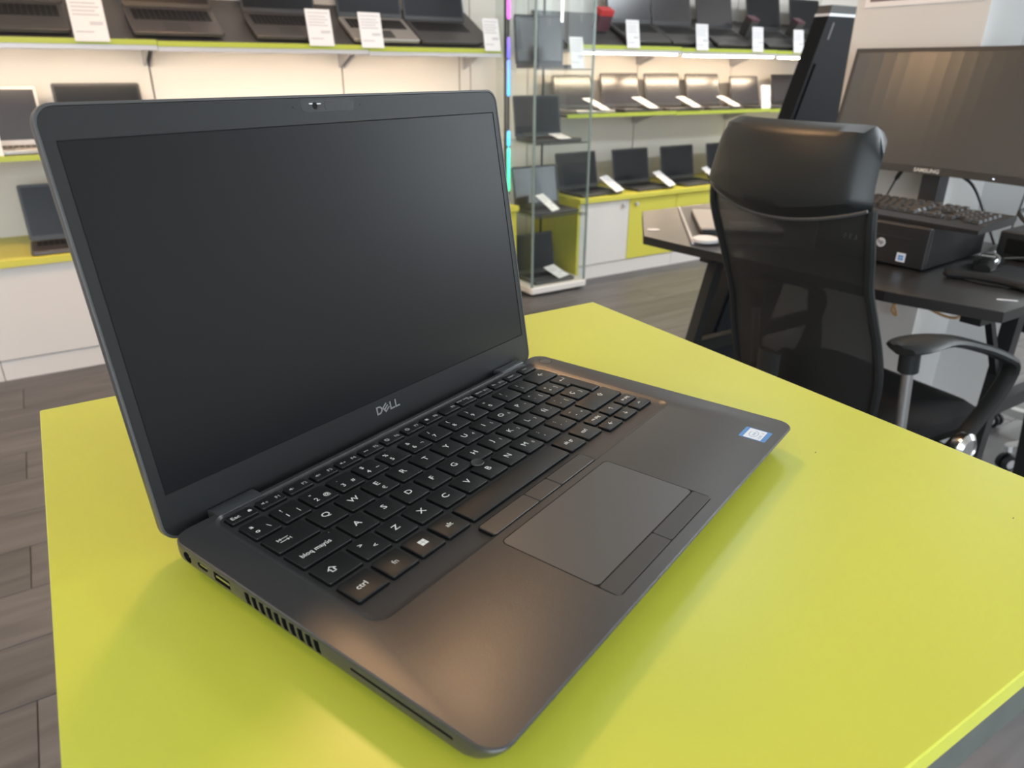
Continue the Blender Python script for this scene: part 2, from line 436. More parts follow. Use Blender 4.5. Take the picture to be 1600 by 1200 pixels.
# ------------------------------------------------------------------ shelving
TILT = math.radians(27)
def sloped_shelf(x0, x1, zt, label, led_y, led_x=None, led_z=None):
    """display shelf whose dark deck slopes towards the room, lime front edge, grey rail"""
    t = thing('display_shelf', label, 'shelf', ((x0 + x1) / 2, 3.42, zt - 0.02), group='sloped top shelves along the back wall')
    w = (x1 - x0) / 2 - 0.001
    box_obj('front_edge', 'lime_shelf', t, -w, w, 0, 0.018, 0.0, 0.02)
    box_obj('front_rail', 'rail', t, -w, w, 0.003, 0.018, -0.018, -0.0002)
    bm = bm_new()
    d = 0.362
    prof = [(0.0185, 0.008), (d + 0.018, 0.008 + d * math.tan(TILT)), (d + 0.018, 0.02 + d * math.tan(TILT)), (0.0185, 0.02)]
    loft(bm, [[(-w, y, z) for y, z in prof], [(w, y, z) for y, z in prof]])
    obj('deck', bm, 'dk2', t)
    box_obj('underside_panel', 'white_mel', t, -w, w, 0.0185, d + 0.017, -0.012, -0.004)
    a, b = led_x if led_x else (-w + 0.03, w - 0.03)
    z = led_z if led_z is not None else -0.0122
    box_obj('led_strip', 'led_warm' if led_z is not None else 'led_warm_hidden', t, a, b, led_y, led_y + 0.014, z - (0.006 if led_z is not None else 0.0045), z)
    for s in (-1, 1):
        bm = bm_new()
        add_prism(bm, [(0.20, -0.0125), (d + 0.017, -0.0125), (d + 0.017, -0.075), (d - 0.02, -0.06)], -0.004, 0.004,
                  mx=Matrix.Translation((s * (w - 0.012), 0, 0)) @ Matrix(((0, 0, 1, 0), (1, 0, 0, 0), (0, 1, 0, 0), (0, 0, 0, 1))))
        obj('bracket', bm, 'rail', t)
    return t
def flat_shelf(x0, x1, zt, yf, label, d=0.36, led=False):
    t = thing('wall_shelf', label, 'shelf', ((x0 + x1) / 2, yf, zt - 0.02), group='flat shelves along the back wall')
    w = (x1 - x0) / 2 - 0.001; d = 3.799 - yf
    box_obj('front_edge', 'lime_shelf', t, -w, w, 0, 0.012, 0.0, 0.02)
    box_obj('board', 'dk2', t, -w, w, 0.0122, d, 0.002, 0.02)
    box_obj('underside_panel', 'white_mel', t, -w, w, 0.0122, d, -0.002, 0.0018)
    for s in (-1, 1):
        bm = bm_new()
        add_prism(bm, [(0.16, -0.0022), (d, -0.0022), (d, -0.07), (d - 0.03, -0.055)], -0.004, 0.004,
                  mx=Matrix.Translation((s * (w - 0.012), 0, 0)) @ Matrix(((0, 0, 1, 0), (1, 0, 0, 0), (0, 1, 0, 0), (0, 0, 0, 1))))
        obj('bracket', bm, 'rail', t)
    return t
ZL, ZR = 1.262, 1.283
sloped_shelf(-0.395, 0.487, ZL, 'lime-edged sloped top shelf at the left edge of the photo', 0.03, led_x=(-0.42, 0.40))
sloped_shelf(0.487, 1.379, ZL - 0.004, 'lime-edged sloped top shelf above the open laptop lid, middle of the left wall', 0.03)
sloped_shelf(1.379, 2.09, ZL - 0.009, 'lime-edged sloped top shelf ending beside the glass tower', 0.03)
sloped_shelf(2.52, 3.338, ZR, 'lime-edged sloped top shelf with bright light strip right of the glass tower', 0.004, led_z=-0.0185)
sloped_shelf(3.338, 4.19, ZR - 0.005, 'lime-edged sloped top shelf with bright light strip above the office chair', 0.004, led_z=-0.0185)
sloped_shelf(4.19, 5.05, ZR - 0.008, 'lime-edged sloped top shelf with light strip ending behind the black slanted panel', 0.004, led_x=(-0.4, -0.02), led_z=-0.0185)
flat_shelf(-0.80, 0.492, 0.852, 3.40, 'lime-edged flat middle shelf at the left edge behind the open laptop')
flat_shelf(0.492, 2.07, 0.850, 3.40, 'lime-edged flat middle shelf hidden mostly behind the open laptop lid')
flat_shelf(2.52, 3.338, 0.930, 3.42, 'lime-edged flat middle shelf right of the glass tower')
flat_shelf(3.338, 4.19, 0.926, 3.42, 'lime-edged flat middle shelf above the high-backed chair')
flat_shelf(4.19, 5.05, 0.922, 3.42, 'lime-edged flat middle shelf at the far right behind the pillar')

# ------------------------------------------------------------------ base cabinets and worktops
def cabinet(x0, x1, doors, label, end=None, zt=0.455):
    t = thing('base_cabinet', label, 'cabinet', ((x0 + x1) / 2, 3.345, 0), group='low cabinets along the back wall')
    c = (x0 + x1) / 2
    box_obj('body', 'white_mel', t, x0 - c + 0.002, x1 - c - 0.002, 0.0, 0.44, 0.0005, zt - 0.001)
    box_obj('plinth', 'white_mel', t, x0 - c + 0.0015, x1 - c - 0.0015, -0.012, -0.0005, 0.0005, 0.082)
    for a, b, m, kx in doors:
        dr = box_obj('door', m, t, a - c + 0.002, b - c - 0.002, -0.019, -0.0006, 0.087, zt - 0.002, r=0.001, ch=0.0008)
        if kx is not None:
            bm = bm_new(); add_lathe(bm, [(0.008, 0), (0.009, 0.006), (0.012, 0.012), (0.011, 0.018), (0.003, 0.02)], 16, mx=Matrix.Translation((kx - c, -0.019, zt - 0.035)) @ Matrix.Rotation(PI / 2, 4, 'X'))
            obj('knob', bm, 'rail', dr, smooth=True)
    if end == 'left': box_obj('end_panel', 'lime', t, x0 - c - 0.016, x0 - c + 0.0015, -0.018, 0.44, 0.0005, zt - 0.001)
    if end == 'right': box_obj('end_panel', 'lime', t, x1 - c - 0.0015, x1 - c + 0.016, -0.018, 0.44, 0.0005, zt - 0.001)
    return t
cabinet(-1.05, -0.31, [(-1.05, -0.68, 'white_mel', None), (-0.68, -0.31, 'white_mel', None)], 'white low cabinet cut by the left edge of the photo')
cabinet(-0.31, 0.50, [(-0.31, 0.50, 'white_mel', None)], 'white low cabinet left of the open laptop, above the floor')
cabinet(0.50, 1.31, [(0.50, 0.905, 'white_mel', None), (0.905, 1.31, 'white_mel', None)], 'white low cabinet hidden behind the open laptop screen')
cabinet(1.31, 2.11, [(1.31, 1.71, 'white_mel', None), (1.71, 2.11, 'lime', None)], 'low cabinet with lime end panel beside the glass tower', end='right')
cabinet(2.56, 3.315, [(2.56, 2.93, 'white_mel', 2.88), (2.93, 3.315, 'lime', 2.98)], 'low cabinet with one white and one lime door right of the glass tower', end='left')
cabinet(3.315, 4.09, [(3.315, 3.70, 'lime', None), (3.70, 4.09, 'white_mel', None)], 'low cabinet with lime door behind the desk corner')
cabinet(4.09, 4.86, [(4.09, 4.475, 'white_mel', None), (4.475, 4.86, 'lime', None)], 'low cabinet farthest right behind the office chair')
w1 = box_obj('worktop', 'lime', None, -1.05, 2.129, 3.305, 3.798, 0.4555, 0.484, r=0.002, ch=0.0015); tag(w1, 'long lime worktop on the white cabinets left of the glass tower', 'worktop', 'lime worktops')
w2 = box_obj('worktop', 'lime', None, 2.544, 4.86, 3.305, 3.798, 0.4555, 0.482, r=0.002, ch=0.0015); tag(w2, 'long lime worktop on the cabinets right of the glass tower', 'worktop', 'lime worktops')

# ------------------------------------------------------------------ shop laptops and price cards
def shop_laptop(label, x, y, z, group, w=0.33, d=0.225, lh=0.212, rotz=0.0, tilt=0.0, lean=0.2, body='dk2', lid='dk', screen='scr', key='kb_bg', bezel=0.010):
    t = thing('laptop', label, 'laptop', (x, y, z), (tilt, 0, rotz), group)
    h = w / 2
    bm = bm_new(); add_rbox(bm, -h, h, 0, d, 0.0015, 0.017, 0.012, 0.002, 3); obj('base', bm, body, t, smooth=True)
    bm = bm_new()
    kx0, kx1, ky0, ky1 = -h + 0.022, h - 0.022, d * 0.48, d - 0.022
    n, rws = 14, 5
    for r in range(rws):
        for c in range(n):
            if r == 0 and 4 <= c <= 8:
                if c == 4:
                    add_box(bm, kx0 + (kx1 - kx0) * 4 / n + 0.001, kx0 + (kx1 - kx0) * 9 / n - 0.001, ky0 + 0.001, ky0 + (ky1 - ky0) / rws - 0.001, 0.0171, 0.0182)
                continue
            xa = kx0 + (kx1 - kx0) * c / n; ya = ky0 + (ky1 - ky0) * r / rws
            add_box(bm, xa + 0.0012, xa + (kx1 - kx0) / n - 0.0012, ya + 0.0012, ya + (ky1 - ky0) / rws - 0.0012, 0.0171, 0.0182)
    obj('keyboard', bm, key, t)
    box_obj('touchpad', 'pad', t, -0.052, 0.048, 0.018, d * 0.40, 0.01705, 0.0175, r=0.004)
    L = Matrix.Translation((0, d - 0.004, 0.018)) @ Matrix.Rotation(-lean, 4, 'X')
    bm = bm_new()
    add_rbox(bm, -h, h, 0.0, lh, -0.006, 0.0, 0.010, 0.0012, 3, mx=Matrix.Rotation(PI / 2, 4, 'X'))
    bmesh.ops.transform(bm, matrix=L, verts=bm.verts)
    lo = obj('lid', bm, lid, t, smooth=True)
    bm = bm_new()
    add_box(bm, -h + bezel, h - bezel, -0.0006, 0.0003, 0.020, lh - 0.011)
    bmesh.ops.transform(bm, matrix=L, verts=bm.verts)
    obj('screen', bm, screen, lo)
    return t

def price_card(label, x, y, z, lean=0.25, rotz=0.0, w=0.1, h=0.148, roll=0.0, group='price cards on the shelves'):
    """card standing on its lower edge, leaning back by lean radians (pi/2 = lying flat)"""
    t = thing('price_card', label, 'card', (x, y, z), (-lean, roll, rotz), group)
    bm = bm_new(); add_box(bm, -w / 2, w / 2, 0, 0.0015, 0, h); obj('sheet', bm, 'card', t)
    bm = bm_new()
    for k, (zz, a, b) in enumerate([(0.90, -.42, .42), (0.80, -.42, .3), (0.72, -.42, .38), (0.64, -.42, .25), (0.56, -.42, .35), (0.40, .02, .42), (0.36, .02, .40), (0.2, -.42, .1)]):
        add_box(bm, a * w, b * w, -0.0004, 0.0001, zz * h - 0.0022, zz * h + 0.0022)
    obj('print', bm, 'card_print', t)
    return t

G1 = 'laptops on the sloped top shelf of the left wall'
dz = 0.0125
def top_left(label, xa, xb, zt, **k):
    shop_laptop(label, (xa + xb) / 2, 3.445, zt + dz, G1, w=min(0.345, xb - xa), tilt=TILT, lean=math.radians(40), **k)
top_left('black laptop at the left end of the top shelf, black keyboard with tiny keys', -0.129, 0.199, ZL, body='dk2')
top_left('dark brownish laptop on top shelf with a white card lying on its palm rest', 0.405, 0.762, ZL, body='brown_lap')
top_left('brown-grey laptop on top shelf just left of two standing white cards', 0.883, 1.215, ZL - 0.004, body='brown_lap')
top_left('silver-framed laptop on top shelf behind a standing white card', 1.32, 1.65, ZL - 0.006, body='silver', key='kb_bg')
top_left('dark laptop at the right end of the left top shelf', 1.66, 1.998, ZL - 0.009, body='dk2')
cz = ZL + 0.001
price_card('large white card hanging over the lime edge at the far left of the top shelf', 0.262, 3.411, cz - 0.012, 0.25, w=0.118, h=0.17)
price_card('white card lying flat on the second laptop of the left top shelf', 0.60, 3.475, ZL + 0.046, PI / 2 - TILT, w=0.105, h=0.10)
price_card('white standing card left of a pair, above the open laptop webcam', 1.158, 3.411, cz - 0.012, 0.22, w=0.112, h=0.15)
price_card('white standing card right of a pair, above the open laptop webcam', 1.397, 3.411, cz - 0.016, 0.22, w=0.108, h=0.15)
price_card('white standing card at the right end of the left top shelf beside the tower', 2.035, 3.411, cz - 0.02, 0.2, w=0.092, h=0.15)

G2 = 'laptops on the sloped top shelf of the right wall'
def top_right(label, xa, xb, zt, **k):
    shop_laptop(label, (xa + xb) / 2, 3.445, zt + dz, G2, w=min(0.335, xb - xa), tilt=TILT, lean=k.pop('lean', math.radians(40)), **k)
top_right('dark laptop with mauve-grey screen, first on the top shelf right of the tower', 2.945, 3.275, ZR, screen='scr_glossy')
top_right('dark laptop with mauve-grey screen, second on the top shelf right of the tower', 3.285, 3.61, ZR - 0.002, screen='scr_glossy')
top_right('dark laptop with mauve-grey screen, third on the top shelf right of the tower', 3.66, 3.98, ZR - 0.005, screen='scr_glossy', body='brown_lap')
top_right('black-screened laptop on the right top shelf, fourth from the tower', 4.12, 4.45, ZR - 0.005)
top_right('black-screened laptop on the right top shelf, fifth from the tower', 4.55, 4.87, ZR - 0.008, body='brown_lap')
price_card('white card standing before the first laptop of the right top shelf', 2.957, 3.411, ZR - 0.012, 0.18, w=0.095, h=0.145)
price_card('white card standing before the second and third laptop of the right top shelf', 3.50, 3.411, ZR - 0.016, 0.18, w=0.1, h=0.145)
price_card('white card standing before the fourth laptop of the right top shelf', 3.99, 3.411, ZR - 0.018, 0.18, w=0.1, h=0.145)
price_card('white card standing before the fifth laptop, nearest the black panel', 4.385, 3.411, ZR - 0.018, 0.18, w=0.1, h=0.14)
for lab, x, w in [('small dark red box with bright red top beside the glass tower on the top shelf', 2.84, 0.09), ]:
    t = thing('product_box', lab, 'box', (x, 3.56, ZR + 0.074), (TILT, 0, 0))
    box_obj('carton', 'red_dk', t, -w / 2, w / 2, 0, 0.05, 0.0, 0.085)
    box_obj('lid', 'red', t, -w / 2 - 0.001, w / 2 + 0.001, -0.001, 0.051, 0.0851, 0.115)
for lab, x in [('small dark box between third and fourth laptop on the right top shelf', 4.05), ('small black box between fourth and fifth laptop on the right top shelf', 4.50), ('small brown box right of the fifth laptop on the top shelf', 4.935)]:
    t = thing('product_box', lab, 'box', (x, 3.56, ZR + 0.069), (TILT, 0, 0), 'small boxes between the laptops on the top shelf')
    box_obj('carton', 'dk2', t, -0.035, 0.035, 0, 0.06, 0.0, 0.10)
    box_obj('lid', 'red_dk', t, -0.036, 0.036, -0.001, 0.061, 0.1001, 0.115)

G3 = 'laptops on the right middle shelf'
def mid(label, xa, xb, z, **k):
    shop_laptop(label, (xa + xb) / 2, 3.44, z + 0.0005, G3, w=min(0.33, xb - xa), d=0.21, lh=k.pop('lh', 0.20), lean=k.pop('lean', 0.27), **k)
mid('silver-lidded laptop on the middle shelf seen through the glass tower', 2.60, 2.88, 0.930, screen='scr_glossy', body='silver', lh=0.19)
mid('first laptop right of the glass tower on the middle shelf, warm light on its screen', 2.95, 3.25, 0.930, screen='scr_glossy')
mid('second laptop right of the glass tower on the middle shelf', 3.30, 3.60, 0.928, screen='scr_glossy')
mid('third laptop right of the glass tower on the middle shelf', 3.655, 3.96, 0.926, screen='scr_glossy')
mid('laptop on the middle shelf with a white card standing before its screen', 4.07, 4.35, 0.926, screen='scr_glossy', lh=0.185)
mid('last laptop on the middle shelf, beside the black slanted panel', 4.49, 4.80, 0.922, screen='scr_glossy')
def lying(label, x, y, z, lean=1.0, rotz=0.0, w=0.112, h=0.14):
    price_card(label, x, y, z, lean, rotz, w, h)
lying('white card propped on the silver-lidded laptop behind the tower glass', 2.80, 3.435, 0.951, 1.15, 0.5)
lying('white card propped on the first middle-shelf laptop right of the tower', 3.17, 3.435, 0.951, 1.15, 0.35)
lying('white card propped on the second middle-shelf laptop right of the tower', 3.53, 3.435, 0.949, 1.15, 0.35)
lying('white card propped on the third middle-shelf laptop right of the tower', 3.89, 3.435, 0.947, 1.15, 0.35)
price_card('white card standing upright with glare on the middle shelf', 4.16, 3.428, 0.927, 0.2, w=0.09, h=0.145)
lying('white card propped on the last middle-shelf laptop by the black panel', 4.72, 3.435, 0.943, 1.1, 0.3)

G4 = 'laptops on the right lime worktop'
def cnt(label, xa, xb, z=0.4825, y=3.35, **k):
    shop_laptop(label, (xa + xb) / 2, y, z, G4, w=min(0.33, xb - xa), d=0.225, lh=0.21, lean=k.pop('lean', 0.2), **k)
cnt('dark laptop on the right worktop seen through the glass tower', 2.585, 2.90, rotz=0.06)
cnt('black laptop on the right worktop, first clear of the glass tower', 3.01, 3.31, rotz=0.02)
cnt('black laptop on the right worktop, second from the glass tower', 3.41, 3.71, rotz=0.02)
cnt('black laptop on the right worktop half hidden by the chair headrest', 3.83, 4.14, rotz=0.02)
lying('white card propped on the worktop laptop nearest the glass tower', 2.86, 3.335, 0.503, 1.0, 0.45)
lying('white card propped on the first clear worktop laptop right of the tower', 3.28, 3.335, 0.503, 1.0, 0.45)
lying('white card propped on the second worktop laptop right of the tower', 3.70, 3.335, 0.503, 1.0, 0.45)

shop_laptop('beige-lit laptop at the far left of the left middle shelf', -0.125, 3.43, 0.8525, 'laptops on the left middle shelf', w=0.33, lh=0.225, lean=0.22, screen='scr_glossy', body='silver', lid='silver')
shop_laptop('dark laptop on the left middle shelf just above the open laptop lid corner', 0.26, 3.43, 0.8525, 'laptops on the left middle shelf', w=0.33, lh=0.235, lean=0.2, body='dk2')
price_card('white card standing on the left middle shelf at the photo edge', -0.165, 3.41, 0.853, 0.2, w=0.1, h=0.075)
shop_laptop('black laptop on the left worktop beside the open laptop lid', 0.055, 3.325, 0.4845, 'laptops on the left worktop', w=0.33, lh=0.225, lean=0.18, body='brown_lap')

# ------------------------------------------------------------------ glass display tower
TX0, TX1, TY0, TY1, TZ = 2.147, 2.505, 3.195, 3.575, 1.95
t = thing('display_tower', 'tall glass display tower on white base between the lime cabinets', 'display cabinet', ((TX0 + TX1) / 2, (TY0 + TY1) / 2, 0))
hx, hy = (TX1 - TX0) / 2, (TY1 - TY0) / 2
bs = box_obj('base', 'white_mel', t, -hx - 0.012, hx + 0.012, -hy - 0.012, hy + 0.012, 0.014, 0.05, r=0.015, ch=0.004)
for sx in (-1, 1):
    for sy in (-1, 1):
        bm = bm_new(); add_lathe(bm, [(0.018, 0), (0.02, 0.004), (0.02, 0.0138)], 12, c=(sx * (hx - 0.03), sy * (hy - 0.03), 0.0002)); obj('foot', bm, 'black', bs)
box_obj('top_panel', 'white_mel', t, -hx - 0.01, hx + 0.01, -hy - 0.01, hy + 0.01, TZ, TZ + 0.04, r=0.012)
g = 0.005
for nm, a in [('glass_door', (-hx, hx, -hy, -hy + g)), ('glass_panel', (-hx, hx, hy - g, hy)), ('glass_panel', (-hx, -hx + g, -hy + g + 0.0005, hy - g - 0.0005)), ('glass_panel', (hx - g, hx, -hy + g + 0.0005, hy - g - 0.0005))]:
    o = box_obj(nm, 'glass', t, *a, 0.0505, TZ - 0.0005)
    if nm == 'glass_door':
        for s in (-1, 1): box_obj('glass_edge', 'glass_edge', o, s * hx - 0.006, s * hx + 0.006, -hy - 0.0008, -hy + 0.006, 0.0505, TZ - 0.0005)
        box_obj('lock', 'metal', o, hx - 0.05, hx - 0.02, -hy - 0.012, -hy - 0.001, 0.42, 0.435)
for zz in (0.432, 0.806, 1.163, 1.53):
    o = box_obj('glass_shelf', 'glass', t, -hx + 0.008, hx - 0.008, -hy + 0.008, hy - 0.008, zz - 0.006, zz)
    box_obj('glass_edge', 'dk2', o, -hx + 0.008, hx - 0.008, -hy + 0.0065, -hy + 0.0078, zz - 0.006, zz)
for s in (-1, 1):
    box_obj('rail', 'blk_metal', t, s * (hx - 0.055) - 0.005, s * (hx - 0.055) + 0.005, hy - 0.012, hy - 0.0055, 0.0505, TZ - 0.001)
box_obj('led_strip', 'led_white', t, hx - 0.072, hx - 0.064, -0.004, 0.004, 1.385, 1.9)
G5 = 'laptops in the glass tower'
def tw(label, x, z, lean=0.22, lh=0.2, w=0.3, rotz=0.0, **k):
    shop_laptop(label, x, 3.222, z + 0.0005, G5, w=w, d=0.2, lh=lh, lean=lean, rotz=rotz, **k)
tw('grey-screened laptop on the upper shelf inside the glass tower', 2.326, 1.163, lean=0.1, lh=0.235, screen='scr_glossy')
tw('black laptop on the second shelf down inside the glass tower', 2.326, 0.806, lean=0.15, lh=0.21)
tw('dark grey laptop on the third shelf inside the glass tower', 2.326, 0.432, lean=0.2, lh=0.22, screen='scr_glossy')
tw('black laptop on the bottom of the glass tower', 2.325, 0.0505, lean=0.2, lh=0.225, w=0.27)
price_card('white card standing on the upper shelf inside the glass tower', 2.425, 3.215, 1.1635, 0.2, w=0.085, h=0.15)
lying('white card lying on the second shelf inside the glass tower', 2.36, 3.213, 0.8265, 1.35, 0.2, 0.09, 0.09)
lying('white card propped on the third shelf inside the glass tower', 2.33, 3.243, 0.453, 0.95, 0.5, 0.09, 0.13)
lying('white card lying on the bottom laptop inside the glass tower', 2.40, 3.243, 0.0715, 1.2, 0.35, 0.1, 0.12)
t = thing('led_light_tube', 'vertical colour-changing light tube, magenta to green, left of the glass tower', 'light', (2.1355, 3.425, 0.545))
def seg(z0, z1, c0, c1, s=2.2):
    bm = bm_new(); add_tube(bm, [(0, 0, z0), (0, 0, z0 + 0.008), (0, 0, z1 - 0.008), (0, 0, z1)], [0.003, 0.0085, 0.0085, 0.003], 10)
    obj('light_segment', bm, led_rgb('led_segment', c0, c1, s), t, smooth=True)
seg(0.0, 0.23, (0.02, 0.75, 0.30), (0.0, 0.70, 0.55))
seg(0.235, 0.315, (0.0, 0.62, 0.95), (0.0, 0.50, 1.0))
seg(0.485, 0.66, (0.0, 0.42, 1.0), (0.06, 0.22, 1.0))
seg(0.665, 0.765, (0.1, 0.12, 1.0), (0.22, 0.08, 0.7), 1.6)
seg(0.845, 1.25, (1.0, 0.10, 0.95), (1.0, 0.08, 0.7))
box_obj('backing', 'dk2', t, -0.004, 0.0108, 0.0075, 0.012, -0.02, 1.27)
# ------------------------------------------------------------------ desk
DZ = 0.74
t = thing('desk', 'dark wood-effect desk with black trestle legs behind the chair', 'desk', (1.75, 1.15, 0))
poly = [(1.352, 1.467), (1.605, 1.757), (2.085, 1.757), (2.085, 0.60), (1.475, 0.60), (1.415, 0.80)]
poly = [(x - 1.75, y - 1.15) for x, y in poly][::-1]
bm = bm_new(); add_prism(bm, poly, DZ - 0.022, DZ); dk_o = obj('desktop', bm, 'desk', t)
bm = bm_new()
n = len(poly)
for i in range(n):
    a, b = Vector(poly[i] + (0,)), Vector(poly[(i + 1) % n] + (0,)); d = (b - a).normalized(); nn = Vector((d.y, -d.x, 0))
    c = (a + b) / 2
    if nn.dot(c) < 0: nn = -nn
    q = [a, b, b + nn * 0.001, a + nn * 0.001]
    loft(bm, [[tuple(p + Vector((0, 0, DZ - 0.0215))) for p in q], [tuple(p + Vector((0, 0, DZ - 0.001))) for p in q]])
obj('edge_banding', bm, 'desk_edge', dk_o)
def bar(bm, p, q, w, h):
    p, q = Vector(p), Vector(q); d = (q - p); L = d.length; d.normalize()
    s = Vector((0, 1, 0)); u = d.cross(s).normalized()
    lp = lambda c: [tuple(c + s * (a * w / 2) + u * (b * h / 2)) for a, b in ((-1, -1), (1, -1), (1, 1), (-1, 1))]
    loft(bm, [lp(p), lp(q)])
for yy, legs, rail in ((1.30, ((-0.285, -0.47), (0.13, 0.29)), (-0.33, 0.2)), (0.665, ((-0.06, -0.07), (0.13, 0.29)), (-0.25, 0.2))):
    y = yy - 1.15
    for x0, x1 in legs:
        bm = bm_new(); bar(bm, (x0, y, DZ - 0.045), (x1, y, 0.012), 0.03, 0.03); lg = obj('leg', bm, 'blk_metal', t)
        box_obj('foot_pad', 'rubber', lg, x1 - 0.025, x1 + 0.025, y - 0.02, y + 0.02, 0.0004, 0.012)
    f = lambda k: legs[k][0] + (legs[k][1] - legs[k][0]) * (0.695 - 0.46) / 0.683
    bm = bm_new(); bar(bm, (f(0), y, 0.46), (f(1), y, 0.46), 0.026, 0.035); obj('rung', bm, 'blk_metal', t)
    box_obj('support_rail', 'blk_metal', t, rail[0], rail[1], y - 0.02, y + 0.02, DZ - 0.047, DZ - 0.0225)
bm = bm_new(); bar(bm, (-0.17, -0.485, 0.69), (-0.075, -0.485, 0.55), 0.014, 0.014); obj('brace', bm, 'blk_metal', t)

# desk pad (turned 45 degrees), tablet, paper disc, label strip
ang = math.radians(49.6)
t = thing('desk_pad', 'dark grey pad lying skewed on the desk under the closed silver laptop', 'pad', (1.60, 1.50, DZ + 0.0005), (0, 0, ang))
box_obj('sheet', 'dk2', t, -0.27, 0.27, -0.24, 0.04, 0, 0.004, r=0.006)
box_obj('rim', 'rail', t, -0.268, 0.268, 0.0405, 0.047, 0, 0.006)
t = thing('closed_laptop', 'silver closed laptop with white sticker on the dark pad', 'laptop', (1.663, 1.429, DZ + 0.0047), (0, 0, ang))
box_obj('body', 'dk', t, -0.15, 0.15, -0.11, 0.11, 0.0, 0.012, r=0.01, ch=0.002)
box_obj('lid', 'silver', t, -0.15, 0.15, -0.11, 0.11, 0.0122, 0.018, r=0.01, ch=0.0015)
box_obj('sticker', 'card', t, -0.11, -0.04, -0.06, 0.02, 0.01805, 0.0185, r=0.004)
bm = bm_new(); add_lathe(bm, [(0.033, 0), (0.034, 0.003), (0.034, 0.008), (0.026, 0.011), (0.024, 0.0105)], 28)
o = obj('paper_coaster', bm, 'card', None, (1.432, 1.318, DZ + 0.0049), smooth=True); tag(o, 'round white coaster on the desk front corner by the chair back', 'coaster')
bm = bm_new(); add_rbox(bm, -0.018, 0.018, -0.012, 0.012, 0, 0.0015, 0.011, 0.0003)
o = obj('label_strip', bm, 'card', None, (1.43, 1.515, DZ + 0.0006), (0, 0, -0.5)); tag(o, 'small pale sticker on the bare left part of the desk', 'sticker')
o = box_obj('paper_label', 'card', None, -0.018, 0.018, -0.002, 0.002, 0, 0.001, loc=(1.56, 0.635, DZ + 0.0006), rot=(0, 0, -0.9)); tag(o, 'thin white label strip at the near right corner of the desk', 'sticker')

# ------------------------------------------------------------------ small form factor pc
t = thing('desktop_computer', 'flat black desktop computer with round logo under the keyboard', 'computer', (1.762, 0.992, DZ + 0.0005), (0, 0, math.radians(4.4)))
cs = box_obj('case', 'pc', t, -0.135, 0.148, -0.135, 0.135, 0.004, 0.096, r=0.003, ch=0.0015)
for sx in (-1, 1):
    for sy in (-1, 1): box_obj('rubber_foot', 'rubber', cs, sx * 0.11 - 0.012, sx * 0.11 + 0.012, sy * 0.11 - 0.012, sy * 0.11 + 0.012, 0.0003, 0.004)
fr = box_obj('front_panel', 'pc', t, -0.148, -0.1352, -0.135, 0.135, 0.004, 0.096, r=0.004, ch=0.002)
box_obj('drive_bay', 'dk', fr, -0.1492, -0.148, -0.10, 0.125, 0.066, 0.069)
bm = bm_new(); add_lathe(bm, [(0.0105, 0), (0.0105, 0.0012), (0.0095, 0.0016)], 24, mx=Matrix.Translation((-0.148, -0.03, 0.050)) @ Matrix.Rotation(-PI / 2, 4, 'Y'))
lg = obj('logo_disc', bm, 'rail', fr)
FACE_MX = Matrix(((0, 0, -1, 0), (-1, 0, 0, 0), (0, 1, 0, 0), (0, 0, 0, 1)))   # text x -> -Y, text y -> Z, facing -X
bm = bm_new(); add_text(bm, 'hp', 0, 0, 0.014, 0.0, mx=Matrix.Translation((-0.1499, -0.03, 0.0505)) @ FACE_MX @ Matrix.Shear('XY', 3, (0.25, 0)).to_4x4() if False else Matrix.Translation((-0.1499, -0.03, 0.0505)) @ FACE_MX)
obj('logo_letters', bm, 'dk', fr)
stq = box_obj('windows_sticker', 'sticker_white', fr, -0.1489, -0.148, -0.092, -0.072, 0.014, 0.034)
bm = bm_new()
for a in (0, 1):
    for b in (0, 1): add_box(bm, -0.1492, -0.1488, -0.088 + a * 0.0065, -0.088 + a * 0.0065 + 0.0055, 0.0175 + b * 0.0065, 0.0175 + b * 0.0065 + 0.0055)
obj('windows_mark', bm, 'sticker_blue', fr)
for k in range(3): box_obj('usb_port', 'rail', fr, -0.1488, -0.148, 0.03 + k * 0.014, 0.034 + k * 0.014, 0.044, 0.058)
bm = bm_new()
for k in range(14): add_box(bm, -0.1486, -0.148, 0.125 - k * 0.008 - 0.003, 0.125 - k * 0.008, 0.012, 0.03)
obj('vent_slots', bm, 'black', fr)

# ------------------------------------------------------------------ desk keyboard
t = thing('computer_keyboard', 'black full-size keyboard resting on top of the flat computer', 'keyboard', (1.725, 0.985, DZ + 0.1012), (0, -math.radians(3.0), 0))
for s in (-1, 1): box_obj('tilt_foot', 'pc', t, 0.045, 0.06, s * 0.12 - 0.012, s * 0.12 + 0.012, -0.0068, 0.0)
bm = bm_new()
yl = 0.225
loft(bm, [[(-0.078, y, 0.0), (0.07, y, 0.0), (0.078, y, 0.012), (0.07, y, 0.019), (-0.06, y, 0.017), (-0.078, y, 0.009)] for y in (-yl, yl)])
obj('case', bm, 'pc', t)
bm = bm_new(); L0 = rrect(-0.0085, 0.0085, -0.0085, 0.0085, 0.002, 2); L1 = rrect(-0.0065, 0.0065, -0.0065, 0.0065, 0.002, 2)
loft(bm, [[(x, y, 0) for x, y in L0], [(x, y, 0.007) for x, y in L1]]); kme = to_mesh(bm, 'pc_key'); kme.materials.append(MT['kb_key'])
